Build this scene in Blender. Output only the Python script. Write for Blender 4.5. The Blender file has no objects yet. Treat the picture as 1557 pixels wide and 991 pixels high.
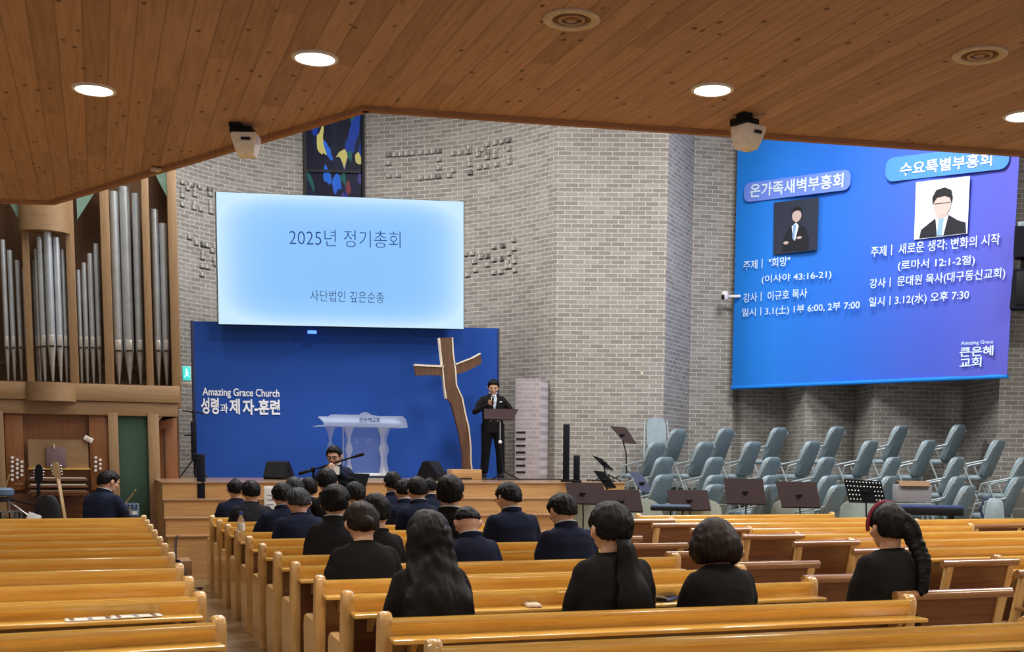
import bpy, bmesh, math, random
from math import sin, cos, pi, radians, hypot, atan2, sqrt
from mathutils import Vector, Matrix, Euler
random.seed(7)
SC = bpy.context.scene
COL = SC.collection

# ---------------------------------------------------------------- camera, world, lights, exposure
FPX, PPX, PPY = 1800.0, 870.0, 895.0            # focal length and principal point of the photograph (px, frame 1557x991)
PSI, THE, RHO = radians(21.8), radians(6.39), .0105
EYE = Vector((0, 0, 1.62))
_f0 = Vector((sin(PSI), cos(PSI), 0)); _r0 = Vector((cos(PSI), -sin(PSI), 0)); _z = Vector((0, 0, 1))
FW = _f0*cos(THE) - _z*sin(THE); _u0 = _z*cos(THE) + _f0*sin(THE)
RT = _r0*cos(RHO) + _u0*sin(RHO); UP = _u0*cos(RHO) - _r0*sin(RHO)
cd = bpy.data.cameras.new('camera'); cam = bpy.data.objects.new('camera', cd); COL.objects.link(cam)
m = Matrix.Identity(4)
for i in range(3):
    m[i][0] = RT[i]; m[i][1] = UP[i]; m[i][2] = -FW[i]; m[i][3] = EYE[i]
cam.matrix_world = m
cd.sensor_fit = 'HORIZONTAL'; cd.sensor_width = 36; cd.lens = 36*FPX/1557
cd.shift_x = (778.5-PPX)/1557; cd.shift_y = (PPY-495.5)/1557; cd.clip_end = 200; cd.clip_start = .05
SC.camera = cam
SC.view_settings.view_transform = 'Standard'; SC.view_settings.look = 'None'
SC.view_settings.gamma = 1; SC.view_settings.exposure = 0.0; SC.view_settings.use_curve_mapping = False
W = bpy.data.worlds.new('world'); SC.world = W; W.use_nodes = True
W.node_tree.nodes['Background'].inputs[0].default_value = (.93, .95, 1, 1)
W.node_tree.nodes['Background'].inputs[1].default_value = .42

def area(name, loc, size, power, color, rot=(0, 0, 0), size_y=None, spread=180):
    l = bpy.data.lights.new(name, 'AREA'); l.energy = power; l.color = color
    l.shape = 'RECTANGLE'; l.size = size; l.size_y = size_y or size; l.spread = radians(spread)
    o = bpy.data.objects.new(name, l); o.location = loc; o.rotation_euler = rot; COL.objects.link(o); return o
# unseen fill lights added high in front of the gallery to brighten nave walls
for i, (x, y, p) in enumerate([(0.0, 16.2, 210), (3.4, 18.4, 540), (9.8, 14.8, 560), (10.6, 7.6, 560), (4.2, 11.0, 360)]):
    area('nave_fill', (x, y, 8.6 if i != 3 else 7.0), 2.2, p, (1, .98, .955))
# under-gallery room light further back (the rest of the lamp rows behind the camera)
for x, y, p in [(-1.6, 1.2, 46), (1.6, .6, 54), (4.6, .8, 54), (7.4, 3.2, 56), (-2.6, 5.2, 48)]:
    area('gallery_lamp_light', (x, y, 3.36), .35, p, (1, .92, .80))

def ray(x, y): return FW + RT*((x-PPX)/FPX) - UP*((y-PPY)/FPX)
def on_z(x, y, z): d = ray(x, y); return EYE + d*((z-EYE.z)/d.z)
def on_y(x, y, Y): d = ray(x, y); return EYE + d*(Y/d.y)
def at_d(x, y, k): return EYE + ray(x, y)*k
def on_plane(x, y, p0, n): d = ray(x, y); return EYE + d*((p0-EYE).dot(n)/d.dot(n))

# ---------------------------------------------------------------- materials
def srgb(r, g, b):
    f = lambda c: (c/255/12.92 if c/255 <= .04045 else ((c/255+.055)/1.055)**2.4)
    return (f(r), f(g), f(b), 1)
class NT:
    def __init__(s, name):
        s.m = bpy.data.materials.new(name); s.m.use_nodes = True; s.t = s.m.node_tree; s.b = s.t.nodes['Principled BSDF']
    def n(s, typ, **kw):
        x = s.t.nodes.new(typ)
        for k, v in kw.items(): setattr(x, k, v)
        return x
    def l(s, a, b): s.t.links.new(a, b)
    def set(s, **kw):
        for k, v in kw.items(): s.b.inputs[k.replace('_', ' ')].default_value = v
        return s
    def ramp(s, src, stops, interp='LINEAR'):
        r = s.n('ShaderNodeValToRGB'); e = r.color_ramp; e.interpolation = interp
        while len(e.elements) < len(stops): e.elements.new(.5)
        for q, (p, c) in zip(e.elements, stops): q.position = p; q.color = c if len(c) == 4 else (*c, 1)
        s.l(src, r.inputs[0]); return r.outputs[0]
    def mapped(s, coord='Object', scale=(1, 1, 1), rot=(0, 0, 0), rnd=False):
        tc = s.n('ShaderNodeTexCoord'); mp = s.n('ShaderNodeMapping')
        mp.inputs['Scale'].default_value = scale; mp.inputs['Rotation'].default_value = rot
        s.l(tc.outputs[coord], mp.inputs[0])
        if rnd:
            oi = s.n('ShaderNodeObjectInfo'); ml = s.n('ShaderNodeMath', operation='MULTIPLY'); ml.inputs[1].default_value = 37.
            s.l(oi.outputs['Random'], ml.inputs[0]); s.l(ml.outputs[0], mp.inputs['Location'])
        return mp.outputs[0]
    def noise(s, vec, scale, detail=4, rough=.55):
        x = s.n('ShaderNodeTexNoise'); x.inputs['Scale'].default_value = scale; x.inputs['Detail'].default_value = detail
        x.inputs['Roughness'].default_value = rough; s.l(vec, x.inputs['Vector']); return x.outputs['Fac']
    def bump(s, h, strength=.2, dist=.01):
        x = s.n('ShaderNodeBump'); x.inputs['Strength'].default_value = strength; x.inputs['Distance'].default_value = dist
        s.l(h, x.inputs['Height']); s.l(x.outputs[0], s.b.inputs['Normal'])
    def mix(s, fac, a, b, mode='MIX'):
        x = s.n('ShaderNodeMix', data_type='RGBA', blend_type=mode)
        if isinstance(fac, (int, float)): x.inputs[0].default_value = fac
        else: s.l(fac, x.inputs[0])
        for v, k in ((a, 6), (b, 7)):
            if isinstance(v, tuple): x.inputs[k].default_value = v
            else: s.l(v, x.inputs[k])
        return x.outputs[2]
    def base(s, c): s.l(c, s.b.inputs['Base Color']); return s
def plain(name, rgb, rough=.5, metal=0., noise=.06, nscale=30, spec=.5, emit=0, ramp=None):
    k = NT(name); v = k.mapped()
    f = k.noise(v, nscale, 3)
    lo = tuple(max(0, c*(1-noise*1.6)) for c in rgb[:3]); hi = tuple(min(1, c*(1+noise*1.6)) for c in rgb[:3])
    k.base(k.ramp(f, [(.3, lo), (.7, hi)])); k.set(Roughness=rough, Metallic=metal); k.b.inputs['Specular IOR Level'].default_value = spec
    if emit: k.b.inputs['Emission Color'].default_value = rgb; k.b.inputs['Emission Strength'].default_value = emit
    return k.m
def wood(name, dark, mid, light, axis=0, rough=.26, coat=.5, scale=1., rnd=True):
    k = NT(name); sc = [14*scale]*3; sc[axis] = .9*scale
    v = k.mapped('Object', tuple(sc), rnd=rnd)
    f = k.noise(v, 2.2, 6, .6); g = k.noise(v, 9, 3, .7)
    c = k.ramp(f, [(.25, dark), (.5, mid), (.78, light)])
    c2 = k.mix(.22, c, k.ramp(g, [(.3, dark), (.7, light)]))
    k.base(c2); k.set(Roughness=rough); k.b.inputs['Coat Weight'].default_value = coat; k.b.inputs['Coat Roughness'].default_value = .12
    k.bump(g, .06, .004); return k.m
M = {}
M['pew'] = wood('varnished_pine', srgb(200, 142, 60), srgb(228, 178, 84), srgb(242, 204, 116), rough=.2, coat=.7)
M['pew_end'] = wood('varnished_pine_upright', srgb(190, 146, 86), srgb(212, 170, 108), srgb(226, 188, 128), axis=2)
M['pew_dark'] = wood('stained_backboard', srgb(72, 40, 22), srgb(98, 58, 34), srgb(118, 74, 46), rough=.35)
M['aux_panel'] = wood('brown_veneer', srgb(92, 56, 32), srgb(118, 76, 46), srgb(136, 92, 58), rough=.4, coat=.15)
M['aux_rail'] = wood('brown_rail', srgb(128, 86, 50), srgb(158, 112, 70), srgb(178, 132, 88))
M['stage_wood'] = wood('stage_oak', srgb(178, 132, 78), srgb(202, 156, 100), srgb(216, 176, 122), rough=.4, coat=.1, rnd=False)
M['stage_top'] = wood('stage_floor_oak', srgb(132, 100, 70), srgb(156, 122, 88), srgb(172, 138, 104), rough=.3, rnd=False)
M['organ'] = wood('organ_oak', srgb(132, 102, 68), srgb(150, 120, 84), srgb(164, 134, 96), axis=2, rough=.5, coat=.05, rnd=False)
M['organ_h'] = wood('organ_oak_rail', srgb(132, 102, 68), srgb(150, 120, 84), srgb(164, 134, 96), axis=0, rough=.5, coat=.05, rnd=False)
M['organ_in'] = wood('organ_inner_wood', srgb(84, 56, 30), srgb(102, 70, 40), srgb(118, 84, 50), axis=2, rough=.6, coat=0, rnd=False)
M['organ_console'] = wood('console_wood', srgb(112, 68, 34), srgb(136, 86, 46), srgb(150, 98, 56), axis=2, rough=.45, coat=.1, rnd=False)
M['cross'] = wood('cross_slab', srgb(66, 42, 26), srgb(92, 62, 40), srgb(118, 82, 56), axis=2, rough=.6, coat=0, rnd=False)
M['sapwood'] = wood('sapwood_edge', srgb(206, 192, 168), srgb(226, 214, 192), srgb(240, 230, 212), axis=2, rough=.7, coat=0, rnd=False)
M['pipe'] = plain('tin_pipe', srgb(196, 204, 208), .38, .65, .06, 6)
M['pipe_foot'] = plain('pipe_foot_metal', srgb(172, 166, 158), .42, .55, .1, 8)
M['pipe_mouth'] = plain('pipe_mouth_metal', srgb(198, 192, 182), .35, .6)
M['dark'] = plain('dark_void', srgb(26, 20, 16), .8)
M['black'] = plain('black_plastic', srgb(18, 19, 23), .5, 0, .06, 30, .25)
M['black_metal'] = plain('black_metal', srgb(15, 15, 17), .5, 0, .06, 30, .25)
M['stand_black'] = plain('matt_black_enamel', srgb(12, 12, 14), .85, 0, .06, 30, .08)
M['speaker'] = plain('speaker_grille', srgb(18, 21, 32), .8, 0, .06, 30, .2)
M['navy_cloth'] = plain('navy_suiting', srgb(27, 33, 54), .9, 0, .18, 260, .15)
M['black_cloth'] = plain('black_suiting', srgb(28, 27, 28), .92, 0, .18, 260, .15)
M['charcoal_cloth'] = plain('charcoal_suiting', srgb(38, 39, 44), .9, 0, .2, 260, .15)
M['trouser'] = plain('dark_trousers', srgb(20, 22, 28), .9, 0, .15, 260, .15)
M['shirt'] = plain('white_shirt', srgb(222, 222, 224), .8)
M['tie'] = plain('pale_blue_tie', srgb(170, 190, 214), .6)
M['shoe'] = plain('black_leather', srgb(14, 13, 13), .3)
M['skin'] = plain('skin', srgb(206, 160, 132), .5, 0, .06, 40)
def hair_mat(name, dark, light, rough=.5):
    k = NT(name); v = k.mapped('Object', (60, 60, 5))
    f = k.noise(v, 3, 5, .7); k.base(k.ramp(f, [(.3, dark), (.75, light)])); k.set(Roughness=rough); k.bump(f, .5, .004); k.b.inputs['Specular IOR Level'].default_value = .16; return k.m
M['hair_black'] = hair_mat('black_hair', srgb(4, 3, 4), srgb(21, 18, 18))
M['hair_brown'] = hair_mat('dark_brown_hair', srgb(9, 6, 5), srgb(40, 26, 22))
M['hair_grey'] = hair_mat('greying_hair', srgb(8, 8, 9), srgb(66, 68, 72))
M['chair_grey'] = plain('grey_blue_vinyl', srgb(134, 152, 160), .42, 0, .05, 12)
M['chair_back'] = plain('grey_chair_shell', srgb(114, 132, 140), .5, 0, .05, 12)
M['chair_metal'] = plain('grey_painted_tube', srgb(168, 180, 184), .35, .3)
M['pale_plastic'] = plain('pale_grey_plastic', srgb(188, 206, 200), .5)
M['stand_brown'] = plain('dark_brown_enamel', srgb(46, 29, 29), .6, 0, .06, 30, .2)
M['stand_navy'] = plain('navy_folder', srgb(30, 42, 80), .6)
M['cam_white'] = plain('camera_white', srgb(250, 246, 240), .5)
M['white'] = plain('white_plastic', srgb(232, 230, 226), .5)
M['ivory'] = plain('ivory_plastic', srgb(214, 200, 180), .5)
M['paper'] = plain('paper', srgb(226, 228, 226), .8)
M['green'] = plain('green_felt_panel', srgb(56, 84, 68), .85, 0, .15, 90)
M['teal'] = plain('teal_soffit', srgb(118, 150, 136), .8)
M['chrome'] = plain('chrome', srgb(190, 190, 192), .22, .9)
M['tier'] = plain('tier_carpet', srgb(112, 112, 104), .9, 0, .12, 60)
M['brass'] = plain('aged_brass', srgb(160, 130, 90), .4, .7)
M['steel_blue'] = plain('blue_grey_cover', srgb(92, 112, 140), .6)
M['deep_blue'] = plain('deep_blue_cover', srgb(44, 60, 108), .6)
M['card'] = plain('cardboard', srgb(128, 100, 70), .8)
M['grey_box'] = plain('grey_box', srgb(150, 152, 158), .7)
M['red_band'] = plain('crimson_velvet', srgb(110, 18, 44), .8)
M['maple'] = plain('maple_neck', srgb(182, 150, 108), .4)
M['guitar_case'] = plain('charcoal_padding', srgb(32, 32, 36), .85)
M['pink_case'] = plain('pale_pink_case', srgb(222, 194, 180), .5)
M['cap_blue'] = plain('blue_bottle_cap', srgb(50, 70, 160), .4)
M['violet'] = plain('mauve_book_cover', srgb(116, 92, 96), .7)
M['lens'] = plain('lens_black', srgb(10, 10, 12), .15)
def acrylic(name, col, alpha, rough=.08):
    k = NT(name); k.set(Base_Color=col, Roughness=rough); k.b.inputs['Transmission Weight'].default_value = .75
    k.b.inputs['IOR'].default_value = 1.25; k.b.inputs['Alpha'].default_value = alpha
    k.b.inputs['Specular IOR Level'].default_value = .8; return k.m
M['acrylic_white'] = acrylic('bright_acrylic', (.9, .95, 1, 1), .62, .3); M['acrylic_thin'] = acrylic('thin_acrylic', (.8, .88, 1, 1), .22)
M['acrylic'] = acrylic('clear_acrylic', (.86, .92, 1, 1), .42)
M['frost'] = acrylic('frosted_acrylic', (.78, .88, 1, 1), .8, .45)
M['bottle'] = acrylic('clear_bottle', (.95, .98, 1, 1), .38)

def brick_mat(name, c1, c2, mortar, tint=.0):
    k = NT(name); tc = k.n('ShaderNodeTexCoord')
    b = k.n('ShaderNodeTexBrick'); b.inputs['Scale'].default_value = 1; b.inputs['Brick Width'].default_value = .235
    b.inputs['Row Height'].default_value = .0765; b.inputs['Mortar Size'].default_value = .0075; b.inputs['Mortar Smooth'].default_value = .2
    b.inputs['Bias'].default_value = 0.
    b.inputs['Color1'].default_value = c1; b.inputs['Color2'].default_value = c2; b.inputs['Mortar'].default_value = mortar
    k.l(tc.outputs['UV'], b.inputs['Vector'])
    n1 = k.noise(tc.outputs['UV'], .9, 3); n2 = k.noise(tc.outputs['UV'], 14, 3)
    c = k.mix(.5, b.outputs['Color'], k.ramp(n1, [(.3, (.86, .85, .84)), (.7, (1.0, 1, .99))]), 'MULTIPLY')
    c = k.mix(.45, c, k.ramp(n2, [(.3, (.78, .77, .76)), (.7, (1, 1, 1))]), 'MULTIPLY')
    # the odd redder brick
    b2 = k.n('ShaderNodeTexBrick'); b2.inputs['Scale'].default_value = 1; b2.inputs['Brick Width'].default_value = .235
    b2.inputs['Row Height'].default_value = .0765; b2.inputs['Mortar Size'].default_value = .0075; b2.inputs['Bias'].default_value = -.72
    b2.inputs['Color1'].default_value = (0, 0, 0, 1); b2.inputs['Color2'].default_value = (1, 1, 1, 1); b2.inputs['Mortar'].default_value = (0, 0, 0, 1)
    k.l(tc.outputs['UV'], b2.inputs['Vector'])
    c = k.mix(k.ramp(b2.outputs['Color'], [(.35, (0, 0, 0)), (.9, (.55, .55, .55))]), c, srgb(150, 116, 98))
    k.base(c); k.set(Roughness=.9)
    inv = k.n('ShaderNodeMath', operation='SUBTRACT'); inv.inputs[0].default_value = 1; k.l(b.outputs['Fac'], inv.inputs[1])
    k.bump(inv.outputs[0], .7, .008); return k.m
M['brick'] = brick_mat('pale_brick', srgb(160, 157, 151), srgb(136, 132, 126), srgb(200, 198, 194))
M['brick_lilac_lit'] = brick_mat('pale_lilac_lit_brick', srgb(184, 176, 182), srgb(168, 158, 164), srgb(206, 200, 204))  # pier brick with the lilac light on it mixed into the colours

def ceiling_mat():
    k = NT('knotty_pine_boards'); v = k.mapped('Object')
    sx = k.n('ShaderNodeSeparateXYZ'); k.l(v, sx.inputs[0])
    def mth(op, a, b=None):
        x = k.n('ShaderNodeMath', operation=op)
        for i, q in enumerate((a, b)):
            if q is None: continue
            if isinstance(q, (int, float)): x.inputs[i].default_value = q
            else: k.l(q, x.inputs[i])
        return x.outputs[0]
    u = mth('DIVIDE', sx.outputs[0], .105); idx = mth('FLOOR', u); fr = mth('FRACT', u)
    # boards of various lengths: shift each row, cut every 2.9 m
    rn = k.n('ShaderNodeTexWhiteNoise', noise_dimensions='1D'); k.l(idx, rn.inputs['W'])
    yy = mth('ADD', mth('DIVIDE', sx.outputs[1], 2.9), mth('MULTIPLY', rn.outputs[0], 7.3)); iy = mth('FLOOR', yy); fy = mth('FRACT', yy)
    wn = k.n('ShaderNodeTexWhiteNoise', noise_dimensions='2D'); cb = k.n('ShaderNodeCombineXYZ'); k.l(idx, cb.inputs[0]); k.l(iy, cb.inputs[1]); k.l(cb.outputs[0], wn.inputs['Vector'])
    gv = k.n('ShaderNodeCombineXYZ'); k.l(mth('ADD', mth('MULTIPLY', sx.outputs[0], 30.), mth('MULTIPLY', wn.outputs[0], 90.)), gv.inputs[0]); k.l(mth('MULTIPLY', sx.outputs[1], 1.4), gv.inputs[1])
    g = k.noise(gv.outputs[0], 1.6, 5)
    c = k.ramp(g, [(.25, srgb(164, 130, 108)), (.5, srgb(188, 154, 130)), (.8, srgb(204, 172, 148))])
    c = k.mix(.55, c, k.ramp(wn.outputs[0], [(0, (.62, .58, .56)), (.5, (.9, .88, .86)), (1, (1, 1, 1))]), 'MULTIPLY')
    kv = k.n('ShaderNodeCombineXYZ'); k.l(mth('MULTIPLY', sx.outputs[0], 11.), kv.inputs[0]); k.l(mth('MULTIPLY', sx.outputs[1], 6.5), kv.inputs[1])
    vo = k.n('ShaderNodeTexVoronoi'); vo.inputs['Scale'].default_value = 1.; k.l(kv.outputs[0], vo.inputs['Vector'])
    c = k.mix(k.ramp(vo.outputs['Distance'], [(.07, (.9, .9, .9)), (.15, (0, 0, 0))]), c, srgb(70, 38, 22))
    edge = mth('LESS_THAN', mth('MINIMUM', fr, mth('SUBTRACT', 1, fr)), .035)
    ends = mth('LESS_THAN', fy, .0012)
    gr = mth('MAXIMUM', edge, ends)
    c = k.mix(mth('MULTIPLY', gr, .36), c, srgb(48, 28, 18))
    k.base(c); k.set(Roughness=.5); inv = mth('SUBTRACT', 1, gr); k.bump(inv, .4, .004); return k.m
M['ceiling'] = ceiling_mat()
M['fascia'] = wood('edge_board', srgb(140, 94, 58), srgb(164, 116, 76), srgb(182, 136, 94), rough=.5, coat=.05, rnd=False)
def floor_mat():
    k = NT('parquet'); v = k.mapped('Object')
    b = k.n('ShaderNodeTexBrick'); b.inputs['Scale'].default_value = 1; b.inputs['Brick Width'].default_value = .6; b.inputs['Row Height'].default_value = .09
    b.inputs['Mortar Size'].default_value = .0015
    b.inputs['Color1'].default_value = srgb(150, 122, 84); b.inputs['Color2'].default_value = srgb(122, 96, 62); b.inputs['Mortar'].default_value = srgb(80, 62, 42)
    k.l(v, b.inputs['Vector']); n = k.noise(k.mapped('Object', (4, 40, 4)), 2, 4)
    c = k.mix(.5, b.outputs['Color'], k.ramp(n, [(.3, (.65, .63, .6)), (.7, (1, 1, 1))]), 'MULTIPLY'); k.base(c); k.set(Roughness=.32); return k.m
M['floor'] = floor_mat()
def cloth_blue():
    k = NT('blue_felt'); f = k.noise(k.mapped('Object'), 90, 3)
    k.base(k.ramp(f, [(.3, srgb(34, 72, 156)), (.7, srgb(48, 88, 174))])); k.set(Roughness=.95); k.b.inputs['Specular IOR Level'].default_value = .1; return k.m
M['blue_felt'] = cloth_blue()
def grad_uv(k, stops, axis=0):
    tc = k.n('ShaderNodeTexCoord'); s = k.n('ShaderNodeSeparateXYZ'); k.l(tc.outputs['UV'], s.inputs[0]); return k.ramp(s.outputs[axis], stops), s
def banner_mat():
    k = NT('printed_banner'); c, s = grad_uv(k, [(0, srgb(14, 132, 238)), (.45, srgb(38, 108, 220)), (.75, srgb(68, 92, 206)), (1, srgb(88, 90, 198))])
    k.base(c); k.set(Roughness=.85)
    tc = k.n('ShaderNodeTexCoord'); mp = k.n('ShaderNodeMapping'); mp.inputs['Scale'].default_value = (14, 2.2, 1); mp.inputs['Rotation'].default_value = (0, 0, .25); k.l(tc.outputs['UV'], mp.inputs[0])
    k.bump(k.noise(mp.outputs[0], 1.2, 3), .5, .03); return k.m
M['banner'] = banner_mat()
def screen_mat():
    k = NT('lit_screen'); tc = k.n('ShaderNodeTexCoord'); s = k.n('ShaderNodeSeparateXYZ'); k.l(tc.outputs['UV'], s.inputs[0])
    def edge(o):
        a = k.n('ShaderNodeMath', operation='SUBTRACT'); a.inputs[1].default_value = .5; k.l(o, a.inputs[0])
        b = k.n('ShaderNodeMath', operation='ABSOLUTE'); k.l(a.outputs[0], b.inputs[0])
        c = k.n('ShaderNodeMath', operation='MULTIPLY'); c.inputs[1].default_value = 2; k.l(b.outputs[0], c.inputs[0])
        d = k.n('ShaderNodeMath', operation='POWER'); d.inputs[1].default_value = 5; k.l(c.outputs[0], d.inputs[0]); return d.outputs[0]
    a = k.n('ShaderNodeMath', operation='ADD'); k.l(edge(s.outputs[0]), a.inputs[0]); k.l(edge(s.outputs[1]), a.inputs[1])
    c = k.ramp(a.outputs[0], [(0, srgb(140, 196, 253)), (.35, srgb(158, 208, 255)), (1.0, srgb(204, 236, 255))])
    k.b.inputs['Specular IOR Level'].default_value = .1; k.set(Base_Color=(.005, .005, .005, 1), Roughness=.6); k.l(c, k.b.inputs['Emission Color']); k.b.inputs['Emission Strength'].default_value = 1.0; return k.m
M['screen'] = screen_mat()
def flat(name, rgb, rough=.8): k = NT(name); k.set(Base_Color=rgb, Roughness=rough); return k.m

M['letter_white'] = flat('white_lettering', srgb(236, 244, 255)); M['letter_grey'] = flat('etched_letters', srgb(60, 84, 120))
M['letter_print'] = flat('printed_white', srgb(214, 236, 255))
M['pill_a'] = flat('lavender_label', srgb(108, 140, 236)); M['pill_b'] = flat('sky_label', srgb(72, 140, 240))
M['ph_dark'] = flat('portrait_dark', srgb(38, 46, 66)); M['ph_light'] = flat('portrait_pale', srgb(214, 232, 244)); M['ph_suit'] = flat('portrait_suit', srgb(20, 24, 36))
M['ph_skin'] = flat('portrait_skin', srgb(196, 176, 172)); M['ph_hair'] = flat('portrait_hair', srgb(18, 20, 28)); M['ph_tie'] = flat('portrait_tie', srgb(130, 170, 220)); M['ph_shirt'] = flat('portrait_shirt', srgb(226, 236, 246))
def glass_mat():
    k = NT('stained_glass'); v = k.mapped('UV', (1.1, .42, 1), rot=(0, 0, .75))
    nz = k.n('ShaderNodeTexNoise'); nz.inputs['Scale'].default_value = 1.6; k.l(v, nz.inputs['Vector'])
    mv = k.mix(.45, v, nz.outputs['Color'])
    vo = k.n('ShaderNodeTexVoronoi'); vo.inputs['Scale'].default_value = 11; k.l(mv, vo.inputs['Vector'])
    sp = k.n('ShaderNodeSeparateColor'); k.l(vo.outputs['Color'], sp.inputs[0])
    c = k.ramp(sp.outputs[0], [(0, srgb(10, 14, 30)), (.26, srgb(14, 24, 52)), (.40, srgb(20, 56, 150)), (.52, srgb(36, 104, 216)), (.60, srgb(14, 18, 34)), (.70, srgb(26, 92, 84)), (.75, srgb(74, 60, 130)), (.80, srgb(16, 22, 44)), (.90, srgb(206, 194, 110)), (.93, srgb(130, 196, 224)), (.96, srgb(130, 54, 50))], 'CONSTANT')
    k.set(Base_Color=(.01, .01, .02, 1), Roughness=.4); k.b.inputs['Specular IOR Level'].default_value = .06; k.l(c, k.b.inputs['Emission Color']); k.b.inputs['Emission Strength'].default_value = .8; return k.m
M['glass'] = glass_mat()
def emit(name, rgb, s, matt=False):
    k = NT(name); k.set(Base_Color=(.004, .004, .004, 1) if matt else rgb); k.b.inputs['Specular IOR Level'].default_value = .1 if matt else .5; k.b.inputs['Emission Color'].default_value = rgb; k.b.inputs['Emission Strength'].default_value = s; return k.m
M['ink_blue'] = emit('slide_ink_blue', srgb(10, 66, 140), .8, True); M['ink_dark'] = emit('slide_ink_dark', srgb(28, 58, 100), .8, True)
M['lamp'] = emit('lamp_glow', (1, .95, .86, 1), 9.); M['exit'] = emit('exit_sign_face', srgb(60, 190, 180), 1.1); M['led_blue'] = emit('blue_led', srgb(70, 120, 255), 2.)
M['exit_white'] = emit('exit_figure', srgb(220, 255, 250), 1.2)

# ---------------------------------------------------------------- mesh tools
class MB:
    """collects shapes and links them as one mesh object"""
    def __init__(s): s.v = []; s.f = []; s.uv = {}
    def add(s, vs, fs, mat=None):
        o = len(s.v)
        s.v += [tuple(mat @ Vector(v)) if mat is not None else tuple(v) for v in vs]
        s.f += [tuple(i+o for i in f) for f in fs]; return s
    def box(s, c, size, rot=None, bevel=0., seg=2):
        bm = bmesh.new(); bmesh.ops.create_cube(bm, size=1)
        for v in bm.verts: v.co = Vector((v.co.x*size[0], v.co.y*size[1], v.co.z*size[2]))
        if bevel: bmesh.ops.bevel(bm, geom=list(bm.edges), offset=min(bevel, min(size)*.49), segments=seg, profile=.5, affect='EDGES', clamp_overlap=True)
        mt = Matrix.Translation(Vector(c))
        if rot is not None: mt = mt @ (rot if isinstance(rot, Matrix) else Euler(rot).to_matrix().to_4x4())
        bm.verts.index_update(); s.add([v.co.copy() for v in bm.verts], [[v.index for v in f.verts] for f in bm.faces], mt); bm.free(); return s
    def span(s, a, b, bevel=0.):
        return s.box([(p+q)/2 for p, q in zip(a, b)], [abs(q-p) for p, q in zip(a, b)], bevel=bevel)
    def bar(s, p0, p1, w, h, bevel=0., up=(0, 0, 1)):
        p0, p1 = Vector(p0), Vector(p1); d = (p1-p0); L = d.length; d.normalize(); u = Vector(up)
        x = d.cross(u)
        if x.length < 1e-4: x = d.cross(Vector((0, 1, 0)))
        x.normalize(); u = x.cross(d)
        r = Matrix((x, d, u)).transposed().to_4x4()
        return s.box((p0+p1)/2, (w, L, h), r, bevel)
    def loft(s, rings, cap=True, closed=True):
        o = len(s.v); n = len(rings[0])
        for r in rings: s.v += [tuple(p) for p in r]
        for i in range(len(rings)-1):
            for j in range(n if closed else n-1):
                a = o+i*n+j; b = o+i*n+(j+1) % n; s.f.append((a, b, b+n, a+n))
        if cap:
            s.f.append(tuple(o+j for j in reversed(range(n)))); e = o+(len(rings)-1)*n; s.f.append(tuple(e+j for j in range(n)))
        return s
    def tube(s, pts, r, seg=8, cap=True):
        pts = [Vector(p) for p in pts]; rs = r if isinstance(r, (list, tuple)) else [r]*len(pts)
        rings = []; x = None
        for i, p in enumerate(pts):
            d = (pts[min(i+1, len(pts)-1)]-pts[max(i-1, 0)])
            if d.length < 1e-9: d = Vector((0, 0, 1))
            d.normalize()
            if x is None:
                x = d.cross(Vector((0, 0, 1)))
                if x.length < .1: x = d.cross(Vector((0, 1, 0)))
            x = (x-d*x.dot(d)).normalized(); y = d.cross(x)
            rings.append([p+(x*cos(2*pi*k/seg)+y*sin(2*pi*k/seg))*rs[i] for k in range(seg)])
        return s.loft(rings, cap)
    def capsule(s, pts, rs, seg=12):
        pts = [Vector(p) for p in pts]; P = []; R_ = []
        d0 = (pts[0]-pts[1]).normalized(); d1 = (pts[-1]-pts[-2]).normalized()
        for a in (.99, .8, .5): P.append(pts[0]+d0*rs[0]*a); R_.append(rs[0]*sqrt(1-a*a))
        for p, r in zip(pts, rs): P.append(p); R_.append(r)
        for a in (.5, .8, .99): P.append(pts[-1]+d1*rs[-1]*a); R_.append(rs[-1]*sqrt(1-a*a))
        return s.tube(P, R_, seg)
    def lathe(s, prof, seg=24, mat=None, cap=True):
        rings = [[Vector((r*cos(2*pi*k/seg), r*sin(2*pi*k/seg), z)) for k in range(seg)] for r, z in prof]
        if mat is not None: rings = [[mat @ p for p in r] for r in rings]
        return s.loft(rings, cap)
    def prism(s, poly, a, b, axis='x'):
        """2-D polygon swept along an axis from a to b; the polygon gives the two other coordinates in order"""
        g = {'x': lambda t, u, v: (t, u, v), 'y': lambda t, u, v: (u, t, v), 'z': lambda t, u, v: (u, v, t)}[axis]
        n = len(poly); o = len(s.v)
        s.v += [g(a, *p) for p in poly]+[g(b, *p) for p in poly]
        s.f += [tuple(o+i for i in range(n)), tuple(o+n+i for i in reversed(range(n)))]
        s.f += [(o+i, o+(i+1) % n, o+n+(i+1) % n, o+n+i) for i in range(n)]
        return s
    def ball(s, c, r, seg=20, rings=14, mat=None):
        r = r if isinstance(r, (tuple, list)) else (r, r, r); c = Vector(c); R_ = []
        for i in range(rings+1):
            t = pi*(i+.02 if i == 0 else i-.02 if i == rings else i)/rings
            R_.append([Vector((r[0]*sin(t)*cos(2*pi*k/seg), r[1]*sin(t)*sin(2*pi*k/seg), -r[2]*cos(t))) for k in range(seg)])
        if mat is not None: R_ = [[mat @ p for p in q] for q in R_]
        return s.loft([[c+p for p in q] for q in R_])
    def quad(s, a, b, c, d, uv=None):
        o = len(s.v); s.v += [tuple(a), tuple(b), tuple(c), tuple(d)]; s.f.append((o, o+1, o+2, o+3))
        if uv: s.uv[len(s.f)-1] = uv
        return s
    def move(s, mat): s.v = [tuple(mat @ Vector(v)) for v in s.v]; return s
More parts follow.
